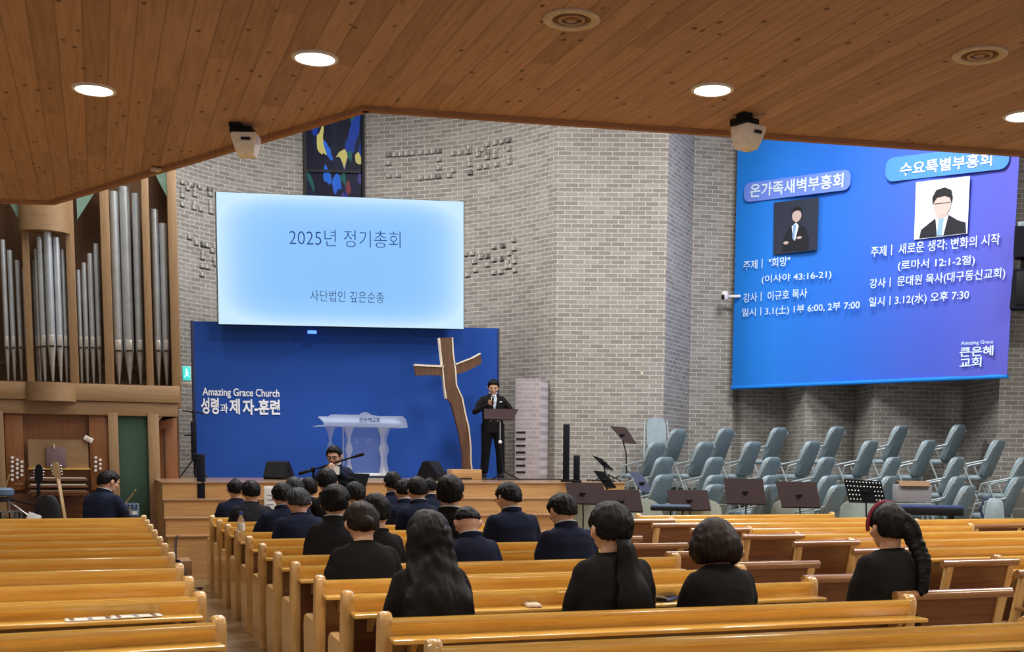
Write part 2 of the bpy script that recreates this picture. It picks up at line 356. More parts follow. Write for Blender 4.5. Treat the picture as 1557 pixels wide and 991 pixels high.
    def mesh(s, name, mat, smooth=True, angle=35):
        me = bpy.data.meshes.new(name); me.from_pydata(s.v, [], s.f)
        bm = bmesh.new(); bm.from_mesh(me); bmesh.ops.recalc_face_normals(bm, faces=bm.faces)
        if s.uv:
            uvl = bm.loops.layers.uv.new('UVMap'); bm.faces.ensure_lookup_table(); vco = s.v
            for i, uvs in s.uv.items():
                key = dict(zip(s.f[i], uvs))
                for lp in bm.faces[i].loops: lp[uvl].uv = key[lp.vert.index]
        bm.to_mesh(me); bm.free()
        if smooth:
            me.polygons.foreach_set('use_smooth', [True]*len(me.polygons)); me.set_sharp_from_angle(angle=radians(angle))
        if mat is not None: me.materials.append(M[mat] if isinstance(mat, str) else mat)
        return me
    def build(s, name, mat, parent=None, smooth=True, angle=35, label=None):
        o = bpy.data.objects.new(name, s.mesh(name, mat, smooth, angle)); COL.objects.link(o)
        if parent is not None: o.parent = parent
        if label: o['label'] = label
        return o
def thing(name, label, cat, loc=(0, 0, 0), rz=0., group=None):
    o = bpy.data.objects.new(name, None); o.empty_display_size = .1; COL.objects.link(o)
    o.location = loc; o.rotation_euler = (0, 0, rz); o['label'] = label; o['category'] = cat
    if group: o['group'] = group
    return o
def tag(o, label, cat, group=None):
    o['label'] = label; o['category'] = cat
    if group: o['group'] = group
    return o
def struct(o): o['kind'] = 'structure'; return o
KIDS = {}
def index_children():
    KIDS.clear()
    for o in COL.objects:
        if o.parent: KIDS.setdefault(o.parent.name, []).append(o)
def dup(root, loc, rz, label, scale=None):
    c = root.copy(); COL.objects.link(c); c.location = loc; c.rotation_euler = (0, 0, rz); c['label'] = label
    if scale: c.scale = scale
    def rec(a, b):
        for ch in KIDS.get(a.name, []):
            d = ch.copy(); COL.objects.link(d); d.parent = b; rec(ch, d)
    rec(root, c); return c
def text_mesh(body, bold=0., align='LEFT', depth=.0):
    c = bpy.data.curves.new('t', 'FONT'); c.body = body; c.size = 1; c.offset = bold; c.extrude = depth; c.resolution_u = 4
    o = bpy.data.objects.new('t', c); COL.objects.link(o); dg = bpy.context.evaluated_depsgraph_get(); dg.update()
    me = bpy.data.meshes.new_from_object(o.evaluated_get(dg)); bpy.data.objects.remove(o); bpy.data.curves.remove(c); return me
def lettering(body, p_left, p_right, height, up, mat, parent, name='lettering', bold=.0, lift=0., skew=False):
    """writes body on a surface, from the lower left to the lower right point of its ink, letters `height` tall"""
    me = text_mesh(body, bold); vs = me.vertices
    x0 = min(v.co.x for v in vs); x1 = max(v.co.x for v in vs); y0 = min(v.co.y for v in vs); y1 = max(v.co.y for v in vs)
    a = Vector(p_left); d = Vector(p_right)-a; u = Vector(up).normalized(); nn = d.cross(u).normalized()
    for v in vs:
        q = (v.co.x-x0)/(x1-x0); w = (v.co.y-y0)/(y1-y0); v.co = a+d*q+u*(w*height)+nn*lift
    me.materials.clear(); me.materials.append(M[mat]); o = bpy.data.objects.new(name, me); COL.objects.link(o)
    if parent is not None: o.parent = parent; o.matrix_parent_inverse = Matrix.Translation(-parent.location) if parent.rotation_euler.z == 0 else parent.matrix_basis.inverted()
    return o
def remesh(mb, voxel, smooth_it=4, fac=.5):
    """one continuous skin over overlapping closed shapes"""
    me = mb.mesh('r', None, smooth=False); o = bpy.data.objects.new('r', me); COL.objects.link(o)
    md = o.modifiers.new('r', 'REMESH'); md.mode = 'VOXEL'; md.voxel_size = voxel; md.use_smooth_shade = True
    sm = o.modifiers.new('s', 'SMOOTH'); sm.factor = fac; sm.iterations = smooth_it
    dg = bpy.context.evaluated_depsgraph_get(); dg.update()
    r = bpy.data.meshes.new_from_object(o.evaluated_get(dg)); bpy.data.objects.remove(o); bpy.data.meshes.remove(me)
    r.polygons.foreach_set('use_smooth', [True]*len(r.polygons)); return r
def link_mesh(name, me, mat, parent, label=None):
    if not me.materials: me.materials.append(M[mat])
    else: me.materials[0] = M[mat]
    o = bpy.data.objects.new(name, me); COL.objects.link(o); o.parent = parent
    if label: o['label'] = label
    return o
ORD = ['front', 'second', 'third', 'fourth', 'fifth', 'sixth', 'seventh', 'eighth', 'ninth', 'tenth', 'eleventh', 'twelfth', 'thirteenth']

# ---------------------------------------------------------------- the setting
struct(MB().span((-9, -5, -.2), (16, 26, 0)).build('floor', 'floor', smooth=False))
ZC = 3.4
edge = [(-9, 9.85), (-.59, 9.61), (-.26, 9.51), (1.33, 6.28), (5.04, 5.62), (14, 4.05)]
struct(MB().prism([(-9, -5)]+edge+[(14, -5)], ZC, ZC+.5, 'z').build('ceiling', 'ceiling', smooth=False))
fb = MB()
for (a, b) in zip(edge, edge[1:]):
    d = Vector((b[0]-a[0], b[1]-a[1], 0)).normalized(); n = Vector((-d.y, d.x, 0))*.022
    A, B = Vector((*a, 0))+n, Vector((*b, 0))+n; A -= d*.012; B += d*.012
    fb.bar((A.x, A.y, ZC+.045), (B.x, B.y, ZC+.045), .04, .14, .004)
o = struct(fb.build('trim_1', 'fascia'))
struct(MB().span((-9, -5, 9.3), (16, 26, 9.5)).build('ceiling_nave', plain('white_plaster', srgb(214, 210, 204), .9), smooth=False))

def wall(name, pts, z0, z1, mat='brick', thick=.25, extra=None, sm=True):
    mb = MB(); s = 0; P = [Vector((p[0], p[1], 0)) for p in pts]; S = [0]
    for a, b in zip(P, P[1:]): S.append(S[-1]+(b-a).length)
    for i in range(len(P)-1):
        a, b = P[i], P[i+1]
        mb.quad((a.x, a.y, z0), (b.x, b.y, z0), (b.x, b.y, z1), (a.x, a.y, z1), [(S[i], z0), (S[i+1], z0), (S[i+1], z1), (S[i], z1)])
    # back side and caps give it thickness (pushed away from the hall)
    N = []
    for i in range(len(P)):
        d = (P[min(i+1, len(P)-1)]-P[max(i-1, 0)]).normalized(); N.append(Vector((-d.y, d.x, 0)))
    Q = [p+n*thick for p, n in zip(P, N)]
    for i in range(len(P)-1):
        mb.quad((Q[i+1].x, Q[i+1].y, z0), (Q[i].x, Q[i].y, z0), (Q[i].x, Q[i].y, z1), (Q[i+1].x, Q[i+1].y, z1), [(0, 0)]*4)
        mb.quad((P[i].x, P[i].y, z1), (P[i+1].x, P[i+1].y, z1), (Q[i+1].x, Q[i+1].y, z1), (Q[i].x, Q[i].y, z1), [(0, 0)]*4)
    if extra: extra(mb, P, S)
    me = mb.mesh(name, mat, smooth=sm, angle=20); o = bpy.data.objects.new(name, me); COL.objects.link(o); return struct(o)
# the apse wall, a shallow brick bow behind the stage, with courses standing proud in patterns
def flat_d(x, d): p = at_d(x, 693-.0105*(870-x), d); return (p.x, p.y)
apse_ctl = [(255, 20.9), (330, 22.0), (420, 22.9), (510, 23.3), (600, 23.1), (700, 22.6), (780, 21.9), (831, 21.3)]
def catmull(pts, n=6):
    out = []
    for i in range(len(pts)-1):
        p0, p1, p2, p3 = pts[max(i-1, 0)], pts[i], pts[i+1], pts[min(i+2, len(pts)-1)]
        for k in range(n):
            t = k/n; out.append(tuple(.5*(2*b+(c-a)*t+(2*a-5*b+4*c-d)*t*t+(3*b-a-3*c+d)*t**3) for a, b, c, d in zip(p0, p1, p2, p3)))
    return out+[pts[-1]]
APSE = catmull([flat_d(*q) for q in apse_ctl])
def apse_hit(x, y):
    """point of the apse wall seen at a pixel"""
    d = ray(x, y)
    for a, b in zip(APSE, APSE[1:]):
        A = Vector((*a, 0)); B = Vector((*b, 0)); t = (B-A).normalized(); n = Vector((t.y, -t.x, 0)); p = on_plane(x, y, A, n)
        s = (p-A).dot(t)/(B-A).length
        if -1e-3 <= s <= 1.001: return p, t, n
    return p, t, n
rel = []      # strokes of the raised brick pattern, in picture positions
rel += [((592, 235), (628, 232)), ((592, 235), (592, 248)), ((592, 268), (606, 264)), ((640, 234), (668, 231)), ((668, 231), (668, 266)), ((640, 268), (668, 265)),
        ((684, 264), (690, 262)), ((690, 232), (712, 229)), ((714, 222), (716, 262)), ((716, 262), (730, 257)), ((728, 228), (736, 224)), ((742, 220), (742, 240)), ((728, 238), (752, 234)), ((754, 218), (754, 240)), ((764, 216), (774, 214)), ((774, 214), (776, 248)), ((740, 252), (756, 249))]
rel += [((708, 388), (730, 382)), ((722, 398), (742, 388)), ((742, 388), (742, 404)), ((712, 416), (724, 410)), ((752, 372), (766, 370)), ((766, 376), (766, 392)), ((752, 394), (776, 388)), ((782, 366), (784, 410)), ((752, 412), (772, 408)), ((772, 398), (778, 404))]
rel += [((276, 276), (276, 308)), ((276, 290), (284, 284)), ((288, 282), (296, 280)), ((296, 280), (294, 316)), ((302, 286), (318, 288)), ((318, 288), (320, 316)), ((304, 318), (320, 320)), ((287, 362), (308, 372)), ((308, 372), (306, 416)), ((314, 372), (326, 376)), ((314, 402), (328, 404)), ((322, 380), (326, 394))]
def relief(mb, P, S):
    for (x0, y0), (x1, y1) in rel:
        n_ = max(1, int(hypot(x1-x0, y1-y0)/9))
        for k in range(n_+1):
            p, t, n = apse_hit(x0+(x1-x0)*k/n_, y0+(y1-y0)*k/n_)
            z = round(p.z/.0765)*.0765; r = Matrix((t, -n, Vector((0, 0, 1)))).transposed().to_4x4()
            o0 = len(mb.f); mb.box((p.x+n.x*.01, p.y+n.y*.01, z), (.115, .06, .07), r)
            for f in range(o0, len(mb.f)): mb.uv[f] = [(.05+.235*3+a_, z-.0765*.42+b_) for a_, b_ in ((0, 0), (.1, 0), (.1, .05), (0, .05))]
wall('wall_apse', APSE, 0, 9.3, extra=relief)
wall('wall_pillar', [APSE[-1], flat_d(843, 21.15), flat_d(951, 21.15), flat_d(1008, 21.15), flat_d(1046, 22.5), flat_d(1112, 22.7), flat_d(1135, 23.4)], 0, 9.3, sm=False)
SAW = [flat_d(1112, 23.0), flat_d(1126, 22.75), flat_d(1192, 22.9), flat_d(1222, 21.5), flat_d(1297, 22.0), flat_d(1325, 20.8), flat_d(1460, 21.2), flat_d(1514, 19.5), flat_d(1700, 19.6), flat_d(1760, 18.2), flat_d(1960, 18.2)]
wall('wall_right', SAW, 0, 9.3, sm=False)
wall('wall_left', [(-9, 9.8), (-7, 14), (-4.3, 21.5), (-.5, 22.6), APSE[0]], 0, 9.3)

# stage and its steps, then the choir tiers
SY, SZ = 16.9, 1.2
SX1 = 7.62
steps = [(15.55, .30), (15.95, .53), (16.32, .745), (16.62, .975), (SY, SZ)]
prof = [(24.2, 0), (steps[0][0], 0)]
for i, (y, z) in enumerate(steps):
    prof += [(y, z)]
    if i+1 < len(steps): prof += [(steps[i+1][0], z)]
prof += [(24.2, SZ)]
# lowest landing only reaches a little way; the riser boards are vertical oak
struct(MB().prism([(24.2, 0), (steps[1][0], 0)]+prof[4:], .80, SX1, 'x').build('floor_stage', 'stage_wood', smooth=False))
tr = MB()
for (y, z) in steps[1:]: tr.span((.78, y-.025, z-.001), (SX1+.01, y+.28 if z < SZ else 24.0, z+.022), .006)
struct(tr.build('trim_2', 'stage_top', smooth=False))
struct(MB().span((.1, 15.35, 0), (1.05, 19.0, .28), .01).build('trim_3', 'stage_top'))
# choir tiers: five flat levels stepping down towards the pews, front edge of each runs across
def row_d(k): return [20.3, 19.6, 18.9, 18.2, 17.55][k]
TOPY = [650, 671, 694, 722, 736.5]
def row_pt(k, x):
    y = {0: 652-(x-1033)*.016, 1: 672-(x-1000)*.008, 2: 694.5, 3: 721+(x-1000)*.006, 4: 736+(x-1087)*.004}[k]
    return at_d(x, y, row_d(k)-(x-1050)*.0012)
CH = 1.05     # chair height
tz = [sum(row_pt(k, x).z for x in (1050, 1400))/2-CH for k in range(5)]
tmb = []
for k in range(5):
    zt = max(.12, tz[k]); A = row_pt(k, 1000); B = row_pt(k, 1560); d = (B-A); d.z = 0; d.normalize(); n = Vector((d.y, -d.x, 0))
    f = .42 if k < 4 else .5
    a = A+n*f-d*1.2; b = B+n*f+d*2.2
    a = Vector((max(a.x, SX1+.012), a.y, 0)) if k >= 0 else a
    e = 3.4 if k == 0 else .92
    c = b-n*e; g = Vector((a.x, a.y, 0))-n*e
    g.x = max(g.x, SX1+.012)
    zb = 0
    poly = [(a.x, a.y), (b.x, b.y), (c.x, c.y), (g.x, g.y)]
    struct(MB().prism(poly, zb, zt, 'z').build('floor_tier', 'tier', smooth=False))

# window in the apse
wp = [apse_hit(x, y)[0] for x, y in ((466, 160), (549, 160))]
wa, wb = Vector((wp[0].x, wp[0].y, 0)), Vector((wp[1].x, wp[1].y, 0)); wd = (wb-wa).normalized(); wn = Vector((wd.y, -wd.x, 0)); wa += wn*.10; wb += wn*.10
wz0, wz1, wzm = 5.9, 9.0, apse_hit(507, 264)[0].z
fr = MB(); L = (wb-wa).length
def wpt(s, z, o=0): p = wa+wd*s+wn*o; return (p.x, p.y, z)
for s in (-.03, L+.03): fr.bar(wpt(s, wz0), wpt(s, wz1), .05, .12)
for z in (wz0, wzm, wz1): fr.bar(wpt(0, z), wpt(L, z), .09, .05)
win = struct(fr.build('window_1', 'black_metal'))
for i, (z0, z1) in enumerate(((wz0+.02, wzm-.025), (wzm+.025, wz1))):
    q = MB(); q.quad(wpt(0, z0), wpt(L, z0), wpt(L, z1), wpt(0, z1), [(0, z0), (1, z0), (1, z1), (0, z1)])
    q.quad(wpt(L, z0, -.02), wpt(0, z0, -.02), wpt(0, z1, -.02), wpt(L, z1, -.02), [(1, z0), (0, z0), (0, z1), (1, z1)])
    q.build('stained_pane', 'glass', win, smooth=False)

# slim slotted brick air duct beside the stage wall, lilac light put into its colour
pd0 = at_d(785, 693, 21.05); pz1 = at_d(790, 576, 21.05).z
pa = Vector((at_d(783, 693, 21.05).x, at_d(783, 693, 21.05).y, 0)); pb = Vector((at_d(821, 693, 20.9).x, at_d(821, 693, 20.9).y, 0)); pdv = (pb-pa).normalized(); pn = Vector((pdv.y, -pdv.x, 0))
mb = MB(); w = (pb-pa).length
def ppt(s, o, z): p = pa+pdv*s+pn*o; return (p.x, p.y, z)
for z0, z1 in ((SZ+.022, pz1),):
    for (s0, o0, s1, o1) in ((0, .0, w, .0), (w, 0, w, -.5), (0, -.5, 0, 0)):
        mb.quad(ppt(s0, o0, z0), ppt(s1, o1, z0), ppt(s1, o1, z1), ppt(s0, o0, z1), [(s0+o0, z0), (s1+o1+.5, z0), (s1+o1+.5, z1), (s0+o0, z1)])
    mb.quad(ppt(0, 0, z1), ppt(w, 0, z1), ppt(w, -.5, z1), ppt(0, -.5, z1), [(0, 0), (w, 0), (w, .5), (0, .5)])
duct = mb.build('brick_duct', 'brick_lilac_lit', smooth=False); tag(duct, 'short pale brick pier, coloured as lilac-lit, with black slots beside the speaker on stage', 'pier')
sl = MB(); r = Matrix((pdv, -pn, Vector((0, 0, 1)))).transposed().to_4x4()
for k in range(7): MB().box(ppt(w*.24, .004, SZ+.13+k*.117), (w*.36, .02, .028), r).build('vent_slot', 'lens', duct)
# plates on the wall
def wall_plate(name, x, y, d, wpx, hpx, label, cat, mat='white'):
    p = at_d(x, y, d); s = d/FPX; mb = MB(); rz = -atan2(p.x, p.y)
    t = thing(name, label, cat, p, rz); MB().box((0, 0, 0), (wpx*s, .05, hpx*s), bevel=.008).build('plate', mat, t)
    MB().box((0, -.03, 0), (wpx*s*.45, .02, hpx*s*.5), bevel=.004).build('rocker', 'ivory', t); return t
wall_plate('light_switch', 793, 604, 21.02, 5, 8, 'white switch plate on the short brick pier coloured lilac-lit', 'switch')
wall_plate('light_switch', 897, 569, 21.14, 7, 12, 'white switch plate on the brick wall, closer to the column speakers', 'switch')
wall_plate('light_switch', 975.5, 568, 21.02, 6.5, 11, 'white switch plate on the brick wall above the music stand and stacked folding chair', 'switch')

# exit sign on the apse wall
p = at_d(284, 568, 20.6); t = thing('exit_sign', 'small glowing green exit sign on the brick beside the organ', 'sign', p, -.15)
MB().box((0, 0, 0), (.15, .06, .26), bevel=.01).build('housing', 'white', t); MB().box((.0, -.034, 0), (.13, .01, .235), bevel=.003).build('lit_face', 'exit', t)
mb = MB(); mb.ball((0, -.042, .07), (.014, .004, .014), 8, 6); mb.capsule([(0, -.042, .045), (0, -.042, 0)], [.014, .012], 6); mb.capsule([(0, -.042, 0), (-.03, -.042, -.06)], [.01, .008], 6); mb.capsule([(0, -.042, 0), (.035, -.042, -.05)], [.01, .008], 6); mb.capsule([(0, -.042, .035), (.035, -.042, .01)], [.008, .006], 6)
mb.build('running_figure', 'exit_white', t)
MB().box((.0, 0, -.17), (.17, .06, .06), bevel=.005).build('bracket', 'ivory', t)

# ---------------------------------------------------------------- ceiling fixtures
def downlight(x, y, label, on=True):
    p = on_z(x, y, ZC); t = thing('downlight' if on else 'ceiling_speaker', label, 'ceiling light' if on else 'ceiling speaker', p, 0)
    if on:
        MB().lathe([(.105, .01), (.105, -.008), (.098, -.012), (.088, -.010), (.086, .006), (.10, .012)], 32, cap=False).build('trim_ring', 'white', t)
        MB().lathe([(.001, -.004), (.086, -.004), (.086, .004), (.001, .004)], 32).build('diffuser', 'lamp', t)
        l = bpy.data.lights.new('downlight_lamp', 'SPOT'); l.energy = 95; l.color = (1, .88, .70); l.spot_size = radians(130); l.spot_blend = .8; l.shadow_soft_size = .09
        lo = bpy.data.objects.new('downlight_lamp', l); COL.objects.link(lo); lo.parent = t; lo.location = (0, 0, -.03)
    else:
        MB().lathe([(.115, .01), (.118, -.008), (.108, -.014), (.082, -.010), (.080, .0), (.11, .014)], 32, cap=False).build('trim_ring', 'ivory', t)
        MB().lathe([(.001, .004), (.082, -.002), (.082, .01), (.001, .01)], 32).build('grille', 'card', t)
        MB().lathe([(.058, -.004), (.055, -.010), (.042, -.010), (.040, -.004)], 28, cap=False).build('inner_ring', 'aux_rail', t)
        MB().lathe([(.001, -.012), (.022, -.010), (.026, .0), (.001, .0)], 20).build('center_cap', 'aux_rail', t)
    return t
downlight(143, 135, 'lit round downlight in the pine ceiling, above the organ side pews')
downlight(479, 87, 'lit round downlight in the pine ceiling, above the screen')
downlight(1083, 135, 'lit round downlight in the pine ceiling, before the camera by the banner')
downlight(1557, 175, 'lit round downlight cut by the picture edge above the banner')
downlight(869, 28, 'unlit round ceiling grille between two lit downlights', False)
downlight(1490, 82, 'unlit round ceiling grille above the blue banner', False)
def edge_cam(x, y, zz, label, rz):
    p = on_z(x, y, zz); t = thing('surveillance_camera', label, 'camera', p, rz)
    ht = .17
    MB().loft([[Vector((sx*w, sy*dp+yo, z)) for sx, sy in ((-1, -1), (1, -1), (1, 1), (-1, 1))] for z, w, dp, yo in ((.0, .066, .06, 0), (-.02, .068, .062, 0), (-.085, .052, .05, .01), (-.112, .044, .038, .012), (-.118, .03, .02, .012))]).build('housing', 'cam_white', t, angle=50)
    MB().box((.012, -.060, -.034), (.050, .014, .016), bevel=.003).build('window_slot', 'lens', t)
    mb = MB(); mb.box((-.02, .01, .02), (.12, .10, .035), bevel=.004); mb.box((-.05, -.02, .045), (.06, .06, .03)); mb.build('bracket', 'black_metal', t); return t
edge_cam(374, 205, 3.345, 'white camera hung on the ceiling edge in front of the organ side of the brick', -.35)
edge_cam(1138, 193, 3.345, 'white camera hung on the ceiling edge at the corner of the blue banner', .25)
p = on_z(239, 258, 3.385); t = thing('sensor', 'tiny white sensor stuck under the ceiling edge above the organ', 'sensor', p, 0)
MB().box((0, 0, 0), (.08, .05, .018), bevel=.006).build('body', 'ivory', t); MB().lathe([(.001, -.016), (.012, -.012), (.014, -.006), (.001, -.006)], 12).build('eye', 'white', t)

# ---------------------------------------------------------------- screen, backdrop and banner
BY = 19.85
bd = thing('backdrop', 'royal blue felt backdrop board with white church lettering behind the pulpit', 'backdrop', (3.98, BY, SZ+.022))
bl, br = on_y(294, 488, BY), on_y(757, 499, BY)
h = 3.74-SZ-.022
MB().prism([(bl.x-3.98, 0), (br.x-3.98, 0), (br.x-3.98, br.z-SZ-.022), (bl.x-3.98, bl.z-SZ-.022)], 0, .09, 'y').build('felt_panel', 'blue_felt', bd)
MB().span((bl.x-4.02, -.012, 0), (bl.x-3.975, .1, h-.06), .005).build('edge_batten', 'stand_navy', bd)
MB().span((br.x-3.985, -.012, 0), (br.x-3.95, .1, h+.06), .005).build('edge_batten', 'stand_navy', bd)
def bt(body, x0, x1, yb, yt, yb1=None, bold=.01):
    a = on_y(x0, yb, BY-.012); b = on_y(x1, yb if yb1 is None else yb1, BY-.012); hh = on_y(x0, yt, BY-.012).z-a.z
    lettering(body, a, b, hh, (0, 0, 1), 'letter_white', bd, bold=bold)
bt('Amazing Grace Church', 308, 425, 604.5, 589, 607, .018)
bt('성령', 306, 333, 629, 604, 629.5, .03); bt('과', 335, 347, 627.5, 613, 628, .015); bt('제', 349, 365, 629.5, 606, 629.5, .025); bt('자-훈련', 369, 426, 630.5, 606.5, 631, .03)
# screen
SYc = 19.45
c = [on_y(x, y, SYc) for x, y in ((332.5, 492.5), (705, 500), (705, 306.5), (328.5, 291.5))]
sc_ = thing('video_wall', 'large lit pale blue screen showing a Korean title, hung above the blue backdrop', 'screen', (3.88, SYc, 3.8))
org = Vector((3.88, SYc, 3.8)); off = Vector((0, 0, 0))
mb = MB(); cc = [p-org for p in c]; mid = sum(cc, Vector())/4
out = [mid+(p-mid)*1.006+Vector((0, .004, 0)) for p in cc]; bk = [p+Vector((0, .16, 0)) for p in out]
mb.loft([out, bk]); mb.build('cabinet', 'lens', sc_, smooth=False)
mb = MB(); mb.quad(*cc, uv=[(0, 0), (1, 0), (1, 1), (0, 1)]); mb.build('display', 'screen', sc_, smooth=False)
def st(body, x0, x1, y0, y1, hpx, mat, bold):
    a = on_y(x0, y0, SYc-.004); b = on_y(x1, y1, SYc-.004); lettering(body, a, b, hpx*SYc/FPX*.98, (0, 0, 1), mat, sc_, bold=bold)
st('2025년 정기총회', 440, 609, 373, 377.5, 25, 'ink_blue', -.012); st('사단법인 깊은순종', 472, 584, 457.5, 461, 16.5, 'ink_dark', -.008)
mb = MB(); mb.box(on_y(476, 503, SYc)+Vector((0, .1, -.01))-org, (.14, .08, .05), bevel=.01); mb.build('under_screen_light', 'led_blue', sc_)  # small blue light under the screen, glowing by emission
# banner
NB0 = at_d(1113, 588, 22.35); NB1 = at_d(1533, 570, 18.7)
bz = (NB0.z+NB1.z)/2; b0 = Vector((NB0.x, NB0.y, 0)); b1 = Vector((NB1.x, NB1.y, 0)); bdv = (b1-b0).normalized(); bn = Vector((bdv.y, -bdv.x, 0)); BL = (b1-b0).length
bnr = thing('banner', 'huge blue printed banner with Korean notices and two portraits on the brick', 'banner', (b0.x, b0.y, bz))
BH = 5.4
def bl3(s, z, o=0.): p = bdv*s+bn*o; return Vector((p.x, p.y, z))
mb = MB(); NX, NZ = 46, 20
def wob(i, j): s = i/NX; return .022*sin(9*s+2.1*j/NZ)+.014*sin(23*s-3.1*j/NZ)+(.05*(s-.96)/.04 if s > .96 else 0)
def bpos(a, b, o): return bl3(BL*a/NX+.03*(b/NZ)*(a/NX), NB0.z*(1-a/NX)-bz+NB1.z*(a/NX)+BH*b/NZ, wob(a, b)+o)
V = [bpos(a, b, 0) for b in range(NZ+1) for a in range(NX+1)]; nv = len(V); V += [bpos(a, b, -.012) for b in range(NZ+1) for a in range(NX+1)]; mb.v = [tuple(p) for p in V]
ix = lambda a, b: b*(NX+1)+a
for i in range(NX):
    for j in range(NZ):
        q = [(i, j), (i+1, j), (i+1, j+1), (i, j+1)]
        for o_ in (0, nv):
            mb.f.append(tuple(ix(*k)+o_ for k in (q if o_ == 0 else q[::-1]))); mb.uv[len(mb.f)-1] = [(a/NX, b/NZ) for a, b in (q if o_ == 0 else q[::-1])]
rim = [ix(a, 0) for a in range(NX)]+[ix(NX, b) for b in range(NZ)]+[ix(a, NZ) for a in range(NX, 0, -1)]+[ix(0, b) for b in range(NZ, 0, -1)]
for a, b in zip(rim, rim[1:]+rim[:1]): mb.f.append((a, a+nv, b+nv, b))
fb_ = mb.mesh('fabric', 'banner', angle=60)
o = bpy.data.objects.new('fabric', fb_); COL.objects.link(o); o.parent = bnr
MB().tube([bl3(0, NB0.z-bz-.02, .01), bl3(BL, NB1.z-bz-.02, .01)], .035, 10).build('bottom_hem', 'banner', bnr)
LIFT = .065
def on_b(x, y, o=LIFT): return on_plane(x, y, b0+bn*o, bn)
def bntext(body, x0, y0, x1, y1, hpx, bold=.02, mat='letter_print'):
    a = on_b(x0, y0); b = on_b(x1, y1); hh = (on_b(x0, y0-hpx)-a).z; lettering(body, a, b, hh, (0, 0, 1), mat, bnr, bold=bold)
def pill(x0, y0, x1, y1, hpx, mat):
    a = on_b(x0, y0, .05); b = on_b(x1, y1, .05); hh = (on_b(x0, y0-hpx, .05)-a).z; d = b-a; Lp = d.length; d.normalize(); r = hh/2*.75; pts = []
    for cx, cz, t0 in ((r, r, pi), (Lp-r, r, 1.5*pi), (Lp-r, hh-r, 0), (r, hh-r, .5*pi)):
        for k in range(6): t = t0+k/5*pi/2; pts.append((cx+r*cos(t), cz+r*sin(t)))
    mb = MB(); P0 = Vector((b0.x, b0.y, bz))
    r1 = [a-P0+d*u+Vector((0, 0, v)) for u, v in pts]; mb.loft([r1, [p+bn*.006 for p in r1]]); mb.build('title_label', mat, bnr, smooth=False)
pill(1131, 308, 1293, 288, 29, 'pill_a'); pill(1346, 277, 1534, 256, 36, 'pill_b')
bntext('온가족새벽부흥회', 1140, 301, 1282, 284.5, 21, .02); bntext('수요특별부흥회', 1368, 268, 1508, 251.5, 20, .02)
bntext('주제ㅣ "희망"', 1130, 411, 1201, 403.5, 14, .008); bntext('(이사야 43:16-21)', 1158, 432.5, 1264, 424.5, 14, .008)
bntext('강사ㅣ 이규호 목사', 1130, 460, 1227, 452.5, 14, .008); bntext('일시ㅣ3.1(土) 1부 6:00, 2부 7:00', 1128, 483.5, 1307, 471.5, 14.5, .008)
bntext('주제ㅣ 새로운 생각: 변화의 시작', 1324, 391, 1520, 371.5, 16, .008); bntext('(로마서 12:1-2절)', 1365, 412.5, 1482, 404, 16, .008)
bntext('강사ㅣ 문대원 목사(대구동신교회)', 1322, 441, 1528, 424.5, 17, .008); bntext('일시ㅣ3.12(水) 오후 7:30', 1321, 468.5, 1473, 457, 16.5, .008)
bntext('Amazing Grace', 1461, 526, 1510, 523.5, 7, .005); bntext('큰은혜', 1459, 543, 1510, 540, 15, .02); bntext('교회', 1459, 559.5, 1492, 557, 15, .02)
P0 = Vector((b0.x, b0.y, bz))
def portrait(corners, shapes, bg, name):
    q = [on_b(x, y, .055)-P0 for x, y in corners]    # bl br tr tl
    ph = MB().loft([q, [p+bn*.004 for p in q]]).build(name, bg, bnr, smooth=False)
    def uv(u, v, o): return q[0]*(1-u)*(1-v)+q[1]*u*(1-v)+q[2]*u*v+q[3]*(1-u)*v+bn*o
    for k, (pname, mat, poly) in enumerate(shapes):
        o_ = .006+.0025*k; r1 = [uv(u, v, o_) for u, v in poly]; MB().loft([r1, [p+bn*.002 for p in r1]]).build(pname, mat, ph, smooth=False)
def oval(cx, cy, rx, ry, n=18, a0=0, a1=2*pi): return [(cx+rx*cos(a0+(a1-a0)*k/n), cy+ry*sin(a0+(a1-a0)*k/n)) for k in range(n)]
portrait([(1176, 387.5), (1242.5, 379.5), (1245, 300), (1177, 308)],
         [('suit', 'ph_suit', [(.2, .03), (.24, .3), (.36, .5), (.5, .56), (.62, .52), (.74, .44), (.82, .2), (.8, .03)]),
          ('shirt', 'ph_shirt', [(.42, .5), (.46, .25), (.5, .22), (.58, .5), (.52, .57)]), ('tie', 'ph_tie', [(.46, .52), (.44, .28), (.48, .24), (.52, .5), (.5, .54)]),
          ('hand', 'ph_skin', oval(.3, .2, .06, .03)), ('hand', 'ph_skin', oval(.6, .27, .06, .025)),
          ('face', 'ph_skin', oval(.535, .7, .105, .125)), ('hair', 'ph_hair', [(.42, .7), (.42, .8), (.48, .86), (.58, .87), (.65, .8), (.645, .7), (.62, .77), (.55, .8), (.46, .77)])], 'ph_dark', 'portrait')
